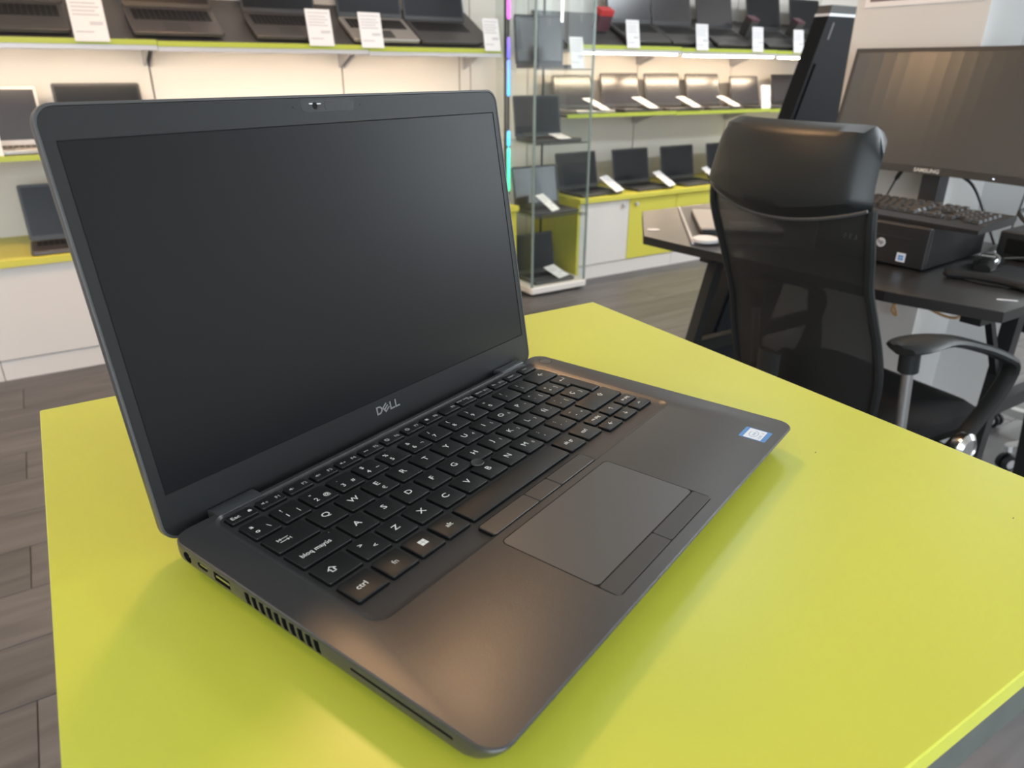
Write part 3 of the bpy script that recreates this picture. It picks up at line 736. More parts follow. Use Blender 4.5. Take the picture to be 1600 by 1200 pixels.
def pckey(u, v, wu=1.0):
    # u runs from the left end of the board (user's left = +Y), v from the front row
    x = -0.048 + v * 0.0192 + (0.006 if v > 4.5 else 0)
    yy = 0.212 - (u + wu / 2) * 0.0188
    o = obj('key', None, None, t, (x, yy, 0.0178 + (x + 0.06) * 0.0154), me=kme)
    o.scale = (1, wu * 0.95 + 0.05 * (wu - 1) if wu > 1 else 1, 1)
for v, rowk in enumerate([[1.25, 1.25, 1.25, 6.25, 1.25, 1.25, 1.25, 1.25], [2.25] + [1] * 10 + [2.75], [1.75] + [1] * 11 + [2.25], [1.5] + [1] * 12 + [1.5], [1] * 13 + [2], [1] * 13]):
    u = 0
    for wk in rowk:
        pckey(u, v, wk); u += wk if v < 5 else 1.17
for v in (0, 1, 3, 4, 5):
    for k in range(3):
        if v == 1 and k != 1: continue
        pckey(15.3 + k, v)
for v in range(5):
    for k in range(4):
        if v == 0 and k == 1: continue
        pckey(18.6 + k, v, 1.0)

# ------------------------------------------------------------------ monitor
t = thing('monitor', 'wide curved black monitor with blank screen in front of the pillar', 'monitor', (1.985, 1.085, DZ + 0.0005), (0, 0, math.radians(2)))
MH, MW, TLT = 0.316, 0.56, math.radians(12)
def mon_pt(s, v, depth):
    # s in -1..1 along local Y, gently curved so that the ends come forward (-X)
    x = -0.035 * s * s + depth; y = s * MW / 2
    return (x + v * math.sin(TLT) + 0.0, y, 0.164 + v * math.cos(TLT))
def mon_sheet(bm, s0, s1, v0, v1, d0, d1, n=16):
    A = []; 
    for i in range(n + 1):
        s = s0 + (s1 - s0) * i / n
        A.append([mon_pt(s, v0, d0), mon_pt(s, v1, d0), mon_pt(s, v1, d1), mon_pt(s, v0, d1)])
    loft(bm, A)
bm = bm_new(); mon_sheet(bm, -1, 1, 0, MH, 0.0, 0.022); bz = obj('housing', bm, 'dk', t)
bm = bm_new(); mon_sheet(bm, -0.965, 0.965, 0.019, MH - 0.011, -0.0008, 0.0002); obj('screen', bm, 'mon_scr', t)
bm = bm_new(); mon_sheet(bm, -0.5, 0.5, 0.08, 0.24, 0.0222, 0.05, 6); obj('back_bulge', bm, 'dk', t)
bm = bm_new()
R12 = Matrix.Rotation(TLT, 4, 'Y')
add_text(bm, 'SAMSUNG', 0, 0, 0.0135, 0, mx=Matrix.Translation(mon_pt(0, 0.0095, -0.0012)) @ R12 @ FACE_MX, sx=1.1)
obj('brand_lettering', bm, 'legend', bz)
bm = bm_new(); add_box(bm, -0.0003, 0.0003, -0.002, 0.002, -0.001, 0.001, mx=Matrix.Translation(mon_pt(-0.62, 0.008, -0.0008))); obj('power_led', bm, emis('power_led', (0.7, 0.8, 1, 1), 3), bz)
bm = bm_new(); add_rbox(bm, -0.02, 0.028, -0.026, 0.026, 0.012, 0.27, 0.004, 0.001, mx=Matrix.Translation((0.055, 0.0, 0)) @ Matrix.Rotation(0.0, 4, 'Y')); obj('stand_neck', bm, 'dk', t)
bm = bm_new(); add_rbox(bm, -0.06, 0.09, -0.13, 0.13, 0.0, 0.012, 0.03, 0.003); obj('stand_foot', bm, 'dk', t)

# ------------------------------------------------------------------ mouse, mouse pad, black box, cables
t = thing('mouse_pad', 'round black mouse pad with padded wrist rest at the desk corner', 'mouse pad', (1.745, 0.735, DZ + 0.0005), (0, 0, 0.15))
bm = bm_new(); add_lathe(bm, [(0.108, 0), (0.11, 0.001), (0.11, 0.003), (0.108, 0.004)], 40); obj('mat', bm, 'rubber', t)
bm = bm_new()
pts = [(-0.085 + 0.02 * math.cos(a * 1.2) - 0.02, 0.078 * math.sin(a), 0.009) for a in [k * PI / 10 - PI / 2 for k in range(11)]]
add_tube(bm, pts, [0.006] + [0.013] * 9 + [0.006], 10, flat=0.7); obj('wrist_rest', bm, 'rubber', t, smooth=True)
t = thing('computer_mouse', 'glossy dark mouse with bright reflections on the round pad', 'mouse', (1.785, 0.785, DZ + 0.0049), (0, 0, math.radians(12)))
bm = bm_new()
L = []
for k in range(13):
    u = k / 12; x = -0.05 + 0.1 * u; h = 0.034 * math.sin(PI * (0.08 + 0.86 * u)) ** 0.6; wv = 0.029 * math.sin(PI * (0.1 + 0.8 * u)) ** 0.4
    L.append([(x, wv * math.cos(a), max(0, h * math.sin(a) ** 0.7 if math.sin(a) > 0 else 0)) for a in [PI * j / 12 for j in range(13)]])
loft(bm, L); obj('shell', bm, 'mouse', t, smooth=True)
bm = bm_new(); add_lathe(bm, [(0.004, -0.002), (0.0055, -0.0015), (0.0055, 0.0015), (0.004, 0.002)], 16, mx=Matrix.Translation((0.028, 0, 0.0275)) @ Matrix.Rotation(PI / 2, 4, 'X')); obj('scroll_wheel', bm, 'rail', t)
bm = bm_new(); add_text(bm, 'Lenovo', 0, 0, 0.011, 0, mx=Matrix.Translation((-0.03, 0, 0.0315)) @ Matrix.Rotation(-PI / 2, 4, 'Z') @ Matrix.Rotation(0.35, 4, 'X')); obj('brand_lettering', bm, 'legend', t)
t = thing('computer_box', 'low black box with cables at the right edge of the desk', 'computer', (2.0, 0.74, DZ + 0.0005), (0, 0, 0.05))
box_obj('case', 'pc', t, -0.08, 0.08, -0.115, 0.10, 0.002, 0.066, r=0.006, ch=0.003)
box_obj('front_recess', 'black', t, -0.0812, -0.0802, -0.09, 0.08, 0.014, 0.05)
for k in range(4): box_obj('rubber_foot', 'rubber', t, (-1) ** k * 0.06 - 0.01, (-1) ** k * 0.06 + 0.01, (0.07 if k < 2 else -0.09) - 0.01, (0.07 if k < 2 else -0.09) + 0.01, 0.0, 0.002)
def cable(label, pts, r, m, name='cable'):
    bm = bm_new(); add_tube(bm, smooth_path(pts, 8), r, 8)
    o = obj(name, bm, m, None, smooth=True); return tag(o, label, 'cable', 'cables around the desk')
cable('thick black cable curving from the monitor down behind the keyboard', [(2.06, 1.06, 0.91), (2.07, 1.0, 0.88), (2.06, 0.94, 0.80), (2.05, 0.90, 0.744)], 0.004, 'blk_plastic')
cable('black cable with plug hanging under the left half of the monitor', [(2.03, 1.165, 0.92), (2.035, 1.19, 0.88), (2.03, 1.215, 0.80), (2.02, 1.22, 0.744)], [0.006] * 9 + [0.0025] * 16, 'blk_plastic')
cable('thin grey cable hanging under the right half of the monitor', [(2.06, 0.865, 0.92), (2.065, 0.87, 0.86), (2.06, 0.875, 0.79), (2.05, 0.875, 0.743)], 0.0022, 'dk2')
cable('black looped cable lying on the low black box', [(1.95, 0.78, 0.812), (1.97, 0.83, 0.845), (2.03, 0.80, 0.85), (2.05, 0.72, 0.83), (2.0, 0.68, 0.8115)], 0.005, 'blk_plastic')
cable('grey mouse cable running from the mouse to the low black box', [(1.835, 0.795, 0.752), (1.87, 0.81, 0.748), (1.90, 0.79, 0.75), (1.9165, 0.76, 0.755)], 0.0022, 'dk2')
cable('tangled orange cable hanging under the back of the desk', [(2.07, 1.26, 0.716), (2.065, 1.19, 0.56), (2.07, 1.145, 0.525), (2.075, 1.125, 0.485), (2.07, 1.14, 0.50), (2.065, 1.115, 0.545), (2.07, 1.09, 0.53), (2.07, 1.045, 0.532), (2.07, 0.99, 0.522), (2.07, 0.955, 0.525), (2.07, 0.945, 0.545), (2.07, 0.93, 0.60), (2.07, 0.92, 0.7165)], 0.004, 'orange')

# ------------------------------------------------------------------ slanted black panel, poster
t = thing('slanted_panel', 'tall black slanted panel with silver strip left of the white pillar', 'display panel', (2.0, 1.86, 0))
def slant(bm, z0, z1, w0, w1, y0, y1, off=0.0):
    f = lambda z: 0.0 + 0.366 * z
    q0 = [(f(z0) + off, y0, z0), (f(z0) + w0, y0, z0), (f(z0) + w0, y1, z0), (f(z0) + off, y1, z0)]
    q1 = [(f(z1) + off, y0, z1), (f(z1) + w1, y0, z1), (f(z1) + w1, y1, z1), (f(z1) + off, y1, z1)]
    loft(bm, [q0, q1])
bm = bm_new(); slant(bm, 0.0005, 1.336, 0.36, 0.30, -0.03, 0.03); obj('body', bm, 'panelblk', t)
bm = bm_new(); slant(bm, 1.3362, 1.345, 0.30, 0.30, -0.031, 0.031); obj('metal_strip', bm, 'silver_strip', t)
bm = bm_new(); slant(bm, 1.3452, 1.372, 0.30, 0.30, -0.028, 0.028); obj('cap', bm, 'dk2', t)
bm = bm_new(); slant(bm, 1.26, 1.315, 0.045, 0.045, -0.0315, -0.0301, off=0.037); obj('pale_streak', bm, 'grey_strip', t)  # lighter grey streak beside the slanted edge
bm = bm_new(); slant(bm, 0.2, 1.18, 0.085, 0.075, -0.036, -0.0302, off=0.02); obj('side_rib', bm, 'panelblk', t)
t = thing('poster', 'white-bordered dark poster on the pillar, bottom edge at the top of the photo', 'poster', (2.0975, 1.26, 1.322))
box_obj('sheet', 'card', t, -0.0005, 0.001, -0.165, 0.168, 0.0, 0.6)
box_obj('picture', 'poster', t, -0.0012, -0.0006, -0.15, 0.153, 0.014, 0.585)
# ------------------------------------------------------------------ office chairs
def office_chair(label, loc, rotz, star_rot, star_mat, hw=0.195):
    t = thing('office_chair', label, 'office chair', loc, (0, 0, rotz))
    # seat
    bm = bm_new()
    L = []
    for z, ins in ((0.425, 0.03), (0.435, 0.008), (0.46, 0.0), (0.482, 0.008), (0.492, 0.03), (0.495, 0.08)):
        L.append([(x, y, z + (-0.02 * max(0, (x - 0.16) / 0.09) ** 2 if z > 0.45 else 0)) for x, y in rrect(-0.235 + ins, 0.265 - ins, -0.225 + ins, 0.225 - ins, 0.07, 5)])
    loft(bm, L); obj('seat', bm, 'fabric', t, smooth=True)
    box_obj('seat_plate', 'blk_plastic', t, -0.17, 0.15, -0.12, 0.12, 0.395, 0.4245, r=0.02, ch=0.004)
    # backrest surface
    prof = [(0.46, 0.125), (0.52, 0.115), (0.60, 0.10), (0.69, 0.075), (0.80, 0.025), (0.90, -0.012), (0.96, -0.018), (1.02, -0.008), (1.075, 0.012)]
    def px_(z):
        for (z0, x0), (z1, x1) in zip(prof[:-1], prof[1:]):
            if z <= z1:
                k = (z - z0) / (z1 - z0); k = k
                return x0 + (x1 - x0) * k
        return prof[-1][1]
    def px(z): return (px_(z - 0.02) + px_(z) * 2 + px_(z + 0.02)) / 4
    wid = [(0.46, 0.86), (0.54, 0.97), (0.62, 1.0), (0.72, 0.96), (0.80, 0.95), (0.88, 1.0), (0.95, 0.985), (1.02, 0.945), (1.06, 0.935)]
    def hwf(z):
        for (z0, a), (z1, b) in zip(wid[:-1], wid[1:]):
            if z <= z1: return hw * (a + (b - a) * (z - z0) / (z1 - z0))
        return hw * 0.97
    def pt(s, z, d=0.0):
        # shallow bucket: edges come forward
        return (-0.27 + px(z) + 0.035 * s * s + d, s * hwf(z), z)
    pipe = lambda s: 0.905 + 0.035 * s * s
    # headrest: padded, rounded-corner silhouette
    bm = bm_new(); NS, NT = 24, 14
    def outline_top(s):
        a = abs(s); return 1.074 - (0.045 * max(0, (a - 0.78) / 0.22) ** 2.4)
    def head(s, k, side):
        z0, z1 = pipe(s), outline_top(s)
        z = z0 + (z1 - z0) * k
        e = min(1, (1 - abs(s)) / 0.16) ; e2 = min(1, (1 - k) / 0.16); e3 = min(1, 0.35 + k / 0.2)
        th = 0.030 * math.sqrt(max(0, 1 - (1 - e) ** 2)) * math.sqrt(max(0, 1 - (1 - e2) ** 2)) * e3
        return pt(s, z, side * th)
    for side in (-1, 1):
        g = [[bm.verts.new(head(-1 + 2 * i / NS, j / NT, side)) for i in range(NS + 1)] for j in range(NT + 1)]
        for j in range(NT):
            for i in range(NS): bm.faces.new((g[j][i], g[j][i + 1], g[j + 1][i + 1], g[j + 1][i]))
    bmesh.ops.remove_doubles(bm, verts=bm.verts, dist=0.0004)
    hd = obj('headrest', bm, 'leather', t, smooth=True)
    bm = bm_new(); add_tube(bm, [pt(s, pipe(s), -0.012) for s in [-1 + k / 12 for k in range(25)]], 0.0035, 6); obj('piping', bm, 'piping', hd, smooth=True)
    # mesh panel with uv for the weave
    bm = bm_new(); uvl = bm.loops.layers.uv.new('UVMap'); NS, NT = 20, 20
    g = [[(bm.verts.new(pt(s, 0.475 + (pipe(s) - 0.475) * j / NT)), (i / NS, j / NT)) for i, s in [(i, -0.97 + 1.94 * i / NS) for i in range(NS + 1)]] for j in range(NT + 1)]
    for j in range(NT):
        for i in range(NS):
            q = (g[j][i], g[j][i + 1], g[j + 1][i + 1], g[j + 1][i])
            f = bm.faces.new([a[0] for a in q])
            for lp, a in zip(f.loops, q): lp[uvl].uv = a[1]
    obj('mesh_back', bm, 'weave', t, smooth=True)
    # frame loop round the back
    bm = bm_new()
    zs = [0.94, 0.90, 0.85, 0.80, 0.74, 0.68, 0.62, 0.56, 0.50]
    path = [pt(-1, z) for z in zs] + [pt(s, 0.47 - 0.015 * (1 - s * s)) for s in (-0.8, -0.5, 0, 0.5, 0.8)] + [pt(1, z) for z in reversed(zs)]
    add_tube(bm, smooth_path(path, 3), 0.009, 8); obj('back_frame', bm, 'blk_plastic', t, smooth=True)
    bm = bm_new(); add_tube(bm, smooth_path([(-0.16, 0, 0.41), (-0.24, 0, 0.42), (-0.225, 0, 0.50), (-0.225, 0, 0.62)], 5), 0.03, 8, flat=0.35); obj('back_bracket', bm, 'blk_plastic', t, smooth=True)
    # arms
    for s in (-1, 1):
        bm = bm_new()
        ox, oy = (0.05, -0.03) if s > 0 else (0, 0)
        AM = Matrix.Translation((ox, oy, 0))
        pts = [(-0.155, s * 0.232, 0.688), (-0.12, s * 0.236, 0.693), (-0.04, s * 0.245, 0.692), (0.05, s * 0.262, 0.668), (0.12, s * 0.272, 0.640), (0.15, s * 0.274, 0.622), (0.157, s * 0.272, 0.595), (0.142, s * 0.269, 0.555), (0.115, s * 0.262, 0.505), (0.085, s * 0.256, 0.46), (0.07, s * 0.25, 0.435)]
        sp = smooth_path(pts, 4); nS = len(sp)
        rs = [0.0105 + 0.018 * math.exp(-((k / nS - 0.10) / 0.10) ** 2) + 0.004 for k in range(nS)]; rs[0] = 0.01
        loops = []
        for k, p in enumerate(sp):
            tg = (sp[min(k + 1, nS - 1)] - sp[max(k - 1, 0)]).normalized(); sd = Vector((0, 1, 0)); nrm = tg.cross(sd).normalized()
            loops.append([tuple(p + sd * (math.cos(a) * rs[k] * 1.25) + nrm * (math.sin(a) * 0.0105)) for a in [2 * PI * j / 10 for j in range(10)]])
        loft(bm, loops); ar = obj('armrest', bm, 'blk_plastic', t, (ox, oy, 0), smooth=True)
        bm = bm_new(); add_tube(bm, [(-0.085, s * 0.236, 0.425), (-0.118, s * 0.234, 0.66)], 0.0105, 12); obj('arm_tube', bm, 'tube', ar, smooth=True)
        bm = bm_new(); add_tube(bm, [(-0.1155, s * 0.234, 0.64), (-0.122, s * 0.234, 0.683)], 0.0185, 14); obj('tube_collar', bm, 'blk_plastic', ar, smooth=True)
        bm = bm_new(); add_lathe(bm, [(0.030, 0), (0.034, 0.006), (0.034, 0.02), (0.024, 0.028), (0.022, 0.025)], 20, mx=Matrix.Translation((0.06, s * 0.262, 0.452)) @ Matrix.Rotation(-s * PI / 2, 4, 'X')); obj('knob', bm, 'chrome', ar, smooth=True)
        box_obj('arm_foot', 'blk_plastic', ar, -0.11, 0.10, s * 0.125 if s > 0 else -0.262, 0.262 if s > 0 else -0.125, 0.40, 0.4245, r=0.01)
    # column and five star base
    bm = bm_new(); add_lathe(bm, [(0.03, 0.09), (0.03, 0.24), (0.022, 0.245), (0.022, 0.394)], 18); obj('gas_column', bm, 'blk_plastic', t, smooth=True)
    bm = bm_new(); add_lathe(bm, [(0.045, 0.065), (0.05, 0.075), (0.05, 0.11), (0.035, 0.12)], 20); hub = obj('base_hub', bm, star_mat, t, smooth=True)
    for k in range(5):
        a = star_rot + k * 2 * PI / 5; R = Matrix.Rotation(a, 4, 'Z')
        bm = bm_new()
        loft(bm, [[(x, y * w, z) for y, z in ((-1, z0), (1, z0), (0.8, z1), (-0.8, z1))] for x, w, z0, z1 in ((0.03, 0.026, 0.07, 0.112), (0.15, 0.022, 0.07, 0.10), (0.29, 0.017, 0.066, 0.088), (0.30, 0.012, 0.068, 0.084))], mx=R)
        sp = obj('spoke', bm, star_mat, t)
        bm = bm_new()
        for yy in (-0.019, 0.004): add_lathe(bm, [(0.018, yy), (0.026, yy + 0.003), (0.026, yy + 0.012), (0.018, yy + 0.015)], 18, mx=R @ Matrix.Translation((0.283, 0, 0.027)) @ Matrix.Rotation(PI / 2, 4, 'X'))
        add_tube(bm, [tuple(R @ Vector((0.283, 0, 0.03))), tuple(R @ Vector((0.283, 0, 0.07)))], 0.006, 8)
        obj('caster', bm, 'blk_plastic', sp, smooth=True)
        bm = bm_new()
        for yy in (-0.0205, 0.0195): add_lathe(bm, [(0.015, yy), (0.015, yy + 0.001)], 14, mx=R @ Matrix.Translation((0.283, 0, 0.027)) @ Matrix.Rotation(PI / 2, 4, 'X'))
        obj('wheel_hub', bm, 'rail', sp)
    return t
office_chair('black high-backed mesh office chair with leather headrest at the desk', (1.43, 0.88, 0), math.radians(-5), 0.5, 'blk_plastic')
office_chair('second office chair mostly cut off by the right edge, one caster showing', (2.64, 0.735, 0), math.radians(170), math.radians(158 - 170), 'tube')

# ------------------------------------------------------------------ lime table
TTZ = 0.92
TX, TY, TW, TD = -0.0411, 0.0790, 0.5263, 0.5215
t = thing('table', 'square lime-yellow display table carrying the open laptop', 'table', (TX + TW / 2, TY + TD / 2, 0))
w, d = TW / 2, TD / 2
tt = box_obj('tabletop', 'yellow', t, -w, w, -d, d, TTZ - 0.012, TTZ, r=0.0012, ch=0.0007)
box_obj('under_board', 'board', t, -w + 0.0005, w - 0.0005, -d + 0.0005, d - 0.0005, TTZ - 0.034, TTZ - 0.0121)
bm = bm_new(); add_rbox(bm, -0.05, 0.05, -0.05, 0.05, 0.0225, TTZ - 0.0342, 0.006, 0.0005); obj('column', bm, 'blk_metal', t)
bm = bm_new(); add_rbox(bm, -0.2, 0.2, -0.2, 0.2, 0.0006, 0.022, 0.02, 0.003); obj('foot_plate', bm, 'blk_metal', t)
bm = bm_new()
for (x, y, a, l) in ((0.075, 0.43, 0.6, 0.008), (0.055, 0.30, 0.9, 0.010), (0.07, 0.29, 0.4, 0.004), (0.40, 0.25, 0.3, 0.0025), (0.43, 0.14, 0.2, 0.002)):
    add_box(bm, -l / 2, l / 2, -0.00025, 0.00025, TTZ + 0.00002, TTZ + 0.00006, mx=Matrix.Translation((x - TX - w, y - TY - d, 0)) @ Matrix.Rotation(a, 4, 'Z'))
obj('scratch_marks', bm, 'board', tt)

# ------------------------------------------------------------------ the laptop
P_, PY_ = 19.05, 18.81
QX, QY = -99.64, -47.85
ZT = 18.5
LAP = thing('laptop', 'open dark grey laptop with black keyboard on the lime table', 'laptop', (0.16492, 0.40387, TTZ + 0.0003), (0, 0, math.radians(20.6457)))
MM = Matrix.Scale(0.001, 4)
def mobj(name, bm, m, parent=LAP, smooth=False, loc=(0, 0, 0), me=None):
    """mesh drawn in millimetres of the laptop frame"""
    if me is None: bmesh.ops.transform(bm, matrix=MM, verts=bm.verts)
    return obj(name, bm, m, parent, tuple(c * 0.001 for c in loc), smooth=smooth, me=me)
W2, D_ = 161.1, 211.6
# base body with keyboard well
def base_bm():
    bm = bm_new(); n = 8
    lv = [(4.0, 7.0, 22, 6), (5.2, 3.2, 15, 8), (7.5, 1.3, 9.5, 9), (10.0, 0.3, 5.6, 10), (13.0, 0.0, 2.6, 10), (15.6, 0.0, 0.9, 10), (17.4, 0.0, 0.0, 10), (18.1, 0.25, 0.25, 10), (ZT, 0.9, 0.9, 9.5)]
    loops = [[(x, y, z) for x, y in rrect(-W2 + i, W2 - i, -D_ + j, -i * 0.6, r, n)] for z, i, j, r in lv]
    hole = lambda ins, z, r: [(x, y, z) for x, y in rrect(-141.5 + ins, 141.5 - ins, -131.5 + ins, -3.2 - ins * 0.2, r, n)]
    loops += [hole(0, ZT, 9), hole(0.9, ZT - 0.35, 8.4), hole(3.6, ZT - 1.75, 6.2)]
    loft(bm, loops)
    return bm
bm = base_bm(); bmesh.ops.transform(bm, matrix=MM, verts=bm.verts)
base_me = to_mesh(bm, 'base', True, 28); base_me.materials.append(MT['lap_body']); base_me.materials.append(MT['black'])
base = obj('base', None, None, LAP, me=base_me)
cut = bm_new()
XL = -W2
add_lathe(cut, [(3.3, 0), (3.3, 9)], 24, mx=Matrix.Translation((XL - 1, -15.5, 12.9)) @ Matrix.Rotation(PI / 2, 4, 'Y'))
add_rbox(cut, -1.6, 1.6, -4.3, 4.3, 0, 7, 1.55, 0, 4, mx=Matrix.Translation((XL - 1, -29.2, 13.6)) @ Matrix.Rotation(PI / 2, 4, 'Y'))
add_box(cut, XL - 1, XL + 9, -52.0, -39.0, 10.6, 16.0)
for k in range(10):
    add_box(cut, -1, 7, -1.75, 1.75, -3.4, 3.4, mx=Matrix.Translation((XL, -66.0 - k * 5.45, 13.1)) @ Matrix.Rotation(math.radians(-8), 4, 'X'))
add_box(cut, XL - 1, XL + 8, -191.0, -136.0, 13.3, 14.7)
bmesh.ops.transform(cut, matrix=MM, verts=cut.verts)
for f in cut.faces: f.material_index = 1
cme = to_mesh(cut, 'cutter'); cme.materials.append(MT['lap_body']); cme.materials.append(MT['black'])
co = bpy.data.objects.new('cutter', cme); COL.objects.link(co); co.parent = LAP
bo = base.modifiers.new('ports', 'BOOLEAN'); bo.operation = 'DIFFERENCE'; bo.solver = 'EXACT'; bo.object = co
bpy.context.view_layer.update()
dg = bpy.context.evaluated_depsgraph_get()
nm = bpy.data.meshes.new_from_object(base.evaluated_get(dg))
if len(nm.polygons) > 100:
    base.modifiers.clear(); base.data = nm
else:
    base.modifiers.clear()
bpy.data.objects.remove(co)
bm = bm_new(); add_box(bm, XL + 0.4, XL + 7, -51.0, -40.0, 12.6, 13.8); mobj('usb_tongue', bm, 'metal', base)
bm = bm_new(); add_box(bm, XL + 0.5, XL + 6, -32.4, -26.0, 13.2, 14.0); mobj('usb_c_tongue', bm, 'metal', base)
bm = bm_new(); add_tube(bm, [(XL + 1.2, -15.5, 12.9), (XL + 7.5, -15.5, 12.9)], 0.6, 8); mobj('charging_pin', bm, 'metal', base)
for a, b, c_, d2 in ((-140, 140, -28, -20), (-140, -40, -186, -178), (40, 140, -186, -178)):
    bm = bm_new(); add_rbox(bm, a, b, c_, d2, 0.0, 4.1, 3.5, 0.8); mobj('rubber_foot', bm, 'rubber', base)

KZ0, KZ1 = ZT - 1.6, ZT + 0.2
_kc = {}
def keycap(wd, ht):
    k = (round(wd, 2), round(ht, 2))
    if k not in _kc:
        bm = bm_new(); a, b = wd / 2, ht / 2
        loft(bm, [[(x, y, KZ0 - 0.2) for x, y in rrect(-a - .4, a + .4, -b - .4, b + .4, 1.2, 3)], [(x, y, KZ0 - 0.08) for x, y in rrect(-a - .4, a + .4, -b - .4, b + .4, 1.2, 3)], [(x, y, KZ0 - 0.08) for x, y in rrect(-a + .1, a - .1, -b + .1, b - .1, 1.0, 3)], [(x, y, KZ1 - 0.55) for x, y in rrect(-a, a, -b, b, 1.0, 3)], [(x, y, KZ1 - 0.12) for x, y in rrect(-a + .22, a - .22, -b + .22, b - .22, 0.9, 3)], [(x, y, KZ1) for x, y in rrect(-a + .55, a - .55, -b + .55, b - .55, 0.8, 3)]])
        for f in bm.faces:
            if max(v.co.z for v in f.verts) < KZ1 - 0.5: f.material_index = 1  # black lower sides and flange put the gap shadow into the key colour
        bmesh.ops.transform(bm, matrix=MM, verts=bm.verts)
        me = to_mesh(bm, 'key', True, 30); me.materials.append(MT['key']); me.materials.append(MT['black']); _kc[k] = me
    return _kc[k]
def legend(parent, items, m='legend'):
    bm = bm_new()
    z = KZ1 + 0.03
    for it in items:
        if it[0] == 'poly': add_poly(bm, it[1], z)
        else:
            s, x, y, sz = it[:4]; add_text(bm, s, x, y, sz, z, sx=it[4] if len(it) > 4 else 1.0)
    return mobj('legend', bm, m, parent)
GAP = 2.75
def key(u0, u1, row, items, m='legend', ht=None, yy=None):
    wd = (u1 - u0) * P_ - GAP; ht = ht or PY_ - GAP
    y = QY - row * PY_ if yy is None else yy
    o = obj('key', None, None, LAP, ((QX + (u0 + u1) / 2 * P_) * 0.001, y * 0.001, 0), me=keycap(wd, ht))
    if items: legend(o, items, m)
    return o
LS = 5.6
def letter(ch): return [(ch, -0.3, 0.4, LS, 1.12)]
def spk(n, x=-4.4):
    it = [('poly', [(x - 1.2, -0.5), (x - 0.5, -0.5), (x + 0.4, -1.25), (x + 0.4, 1.25), (x - 0.5, 0.5), (x - 1.2, 0.5)])]
    for k in range(n):
        q = x + 1.0 + k * 0.7; it.append(('poly', [(q, -0.7), (q + 0.3, -0.7), (q + 0.3, 0.7), (q, 0.7)]))
    if n == 0: it.append(('*', x + 1.8, -0.3, 3.4))
    return it
# number row
nums = ['1', '2', '3', '4', '5', '6', '7', '8', '9', '0']
shf = ['!', '"', '·', '$', '%', '&', '/', '(', ')', '=']
alt3 = ['|', '@', '#', '~', '', '¬', '', '', '', '']
key(-1.95, -1, -1, [('ª', -3.4, 2.6, 7), ('º', -3.2, -2.8, 7), ('\\', 3.6, -2.4, 4.4)])
for i in range(10):
    it = [(shf[i], -3.4, 3.2, 4.2), (nums[i], -3.4, -2.8, 4.6, 1.1)]
    if alt3[i]: it.append((alt3[i], 3.6, -2.8, 4.2))
    key(-1 + i, i, -1, it)
key(9, 10, -1, [('?', -3.2, 3.0, 4.2), ("'", -3.2, -2.4, 4.4)])
key(10, 11, -1, [('¿', -3.2, 3.0, 4.2), ('¡', -3.2, -2.4, 4.2)])
key(11, 12.45, -1, [('←', 2.5, 1.5, 7.0)])
# Q row
key(-1.95, -0.5, 0, [('poly', [(-7, 0.7), (-1, 0.7), (-1, 1.15), (-7, 1.15)]), ('poly', [(-7, 0.92), (-5.2, 2.0), (-5.2, -0.1)]), ('poly', [(-7.4, -0.1), (-7, -0.1), (-7, 2.0), (-7.4, 2.0)]),
                     ('poly', [(-7, -1.55), (-1, -1.55), (-1, -1.1), (-7, -1.1)]), ('poly', [(-1, -1.32), (-2.8, -0.3), (-2.8, -2.4)]), ('poly', [(-1, -2.4), (-0.6, -2.4), (-0.6, -0.3), (-1, -0.3)])])
for i, ch in enumerate('QWERTYUIOP'):
    it = letter(ch)
    if ch == 'E': it = [('E', -0.3, 2.4, LS, 1.12), ('€', -0.3, -4.0, 4.2)]
    if ch in 'UIOP': it = [(ch, -1.6, 0.6, LS, 1.12), ({'U': '4', 'I': '5', 'O': '6', 'P': '*'}[ch], 4.4, -1.6, 3.4)]
    key(i - 0.5, i + 0.5, 0, it)
key(9.5, 10.5, 0, [('^', -3.0, 3.4, 4.2), ('`', -3.0, -2.2, 4.4), ('[', 3.6, -2.4, 4.2)])
key(10.5, 11.5, 0, [('*', -3.0, 2.6, 4.6), ('+', -3.0, -2.4, 4.6), (']', 3.6, -2.4, 4.2)])
# enter, one L-shaped cap over two rows
bm = bm_new()
ex = lambda u: QX + u * P_
xr, xa, xb = ex(12.45) - GAP / 2, ex(11.5) + GAP / 2, ex(11.75) + GAP / 2
yt, ym, yb = QY + PY_ / 2 - GAP / 2, QY - PY_ / 2 + GAP / 2, QY - PY_ * 1.5 + GAP / 2
def Lp(i): return [(xr - i, yt - i), (xa + i, yt - i), (xa + i, ym + i), (xb + i, ym + i), (xb + i, yb + i), (xr - i, yb + i)]
loft(bm, [[(x, y, KZ0) for x, y in Lp(0)], [(x, y, KZ1 - 0.5) for x, y in Lp(0)], [(x, y, KZ1) for x, y in Lp(0.5)]])
ent = mobj('key', bm, 'key')
bm = bm_new(); yc = QY + 1.0
for q in ([(xa + 5, yc), (xa + 10.5, yc), (xa + 10.5, yc + 0.55), (xa + 5, yc + 0.55)], [(xa + 10, yc), (xa + 10.5, yc), (xa + 10.5, yc + 3), (xa + 10, yc + 3)], [(xa + 3.5, yc + 0.27), (xa + 5.6, yc - 0.8), (xa + 5.6, yc + 1.35)]): add_poly(bm, q, KZ1 + 0.03)
mobj('legend', bm, 'legend', ent)
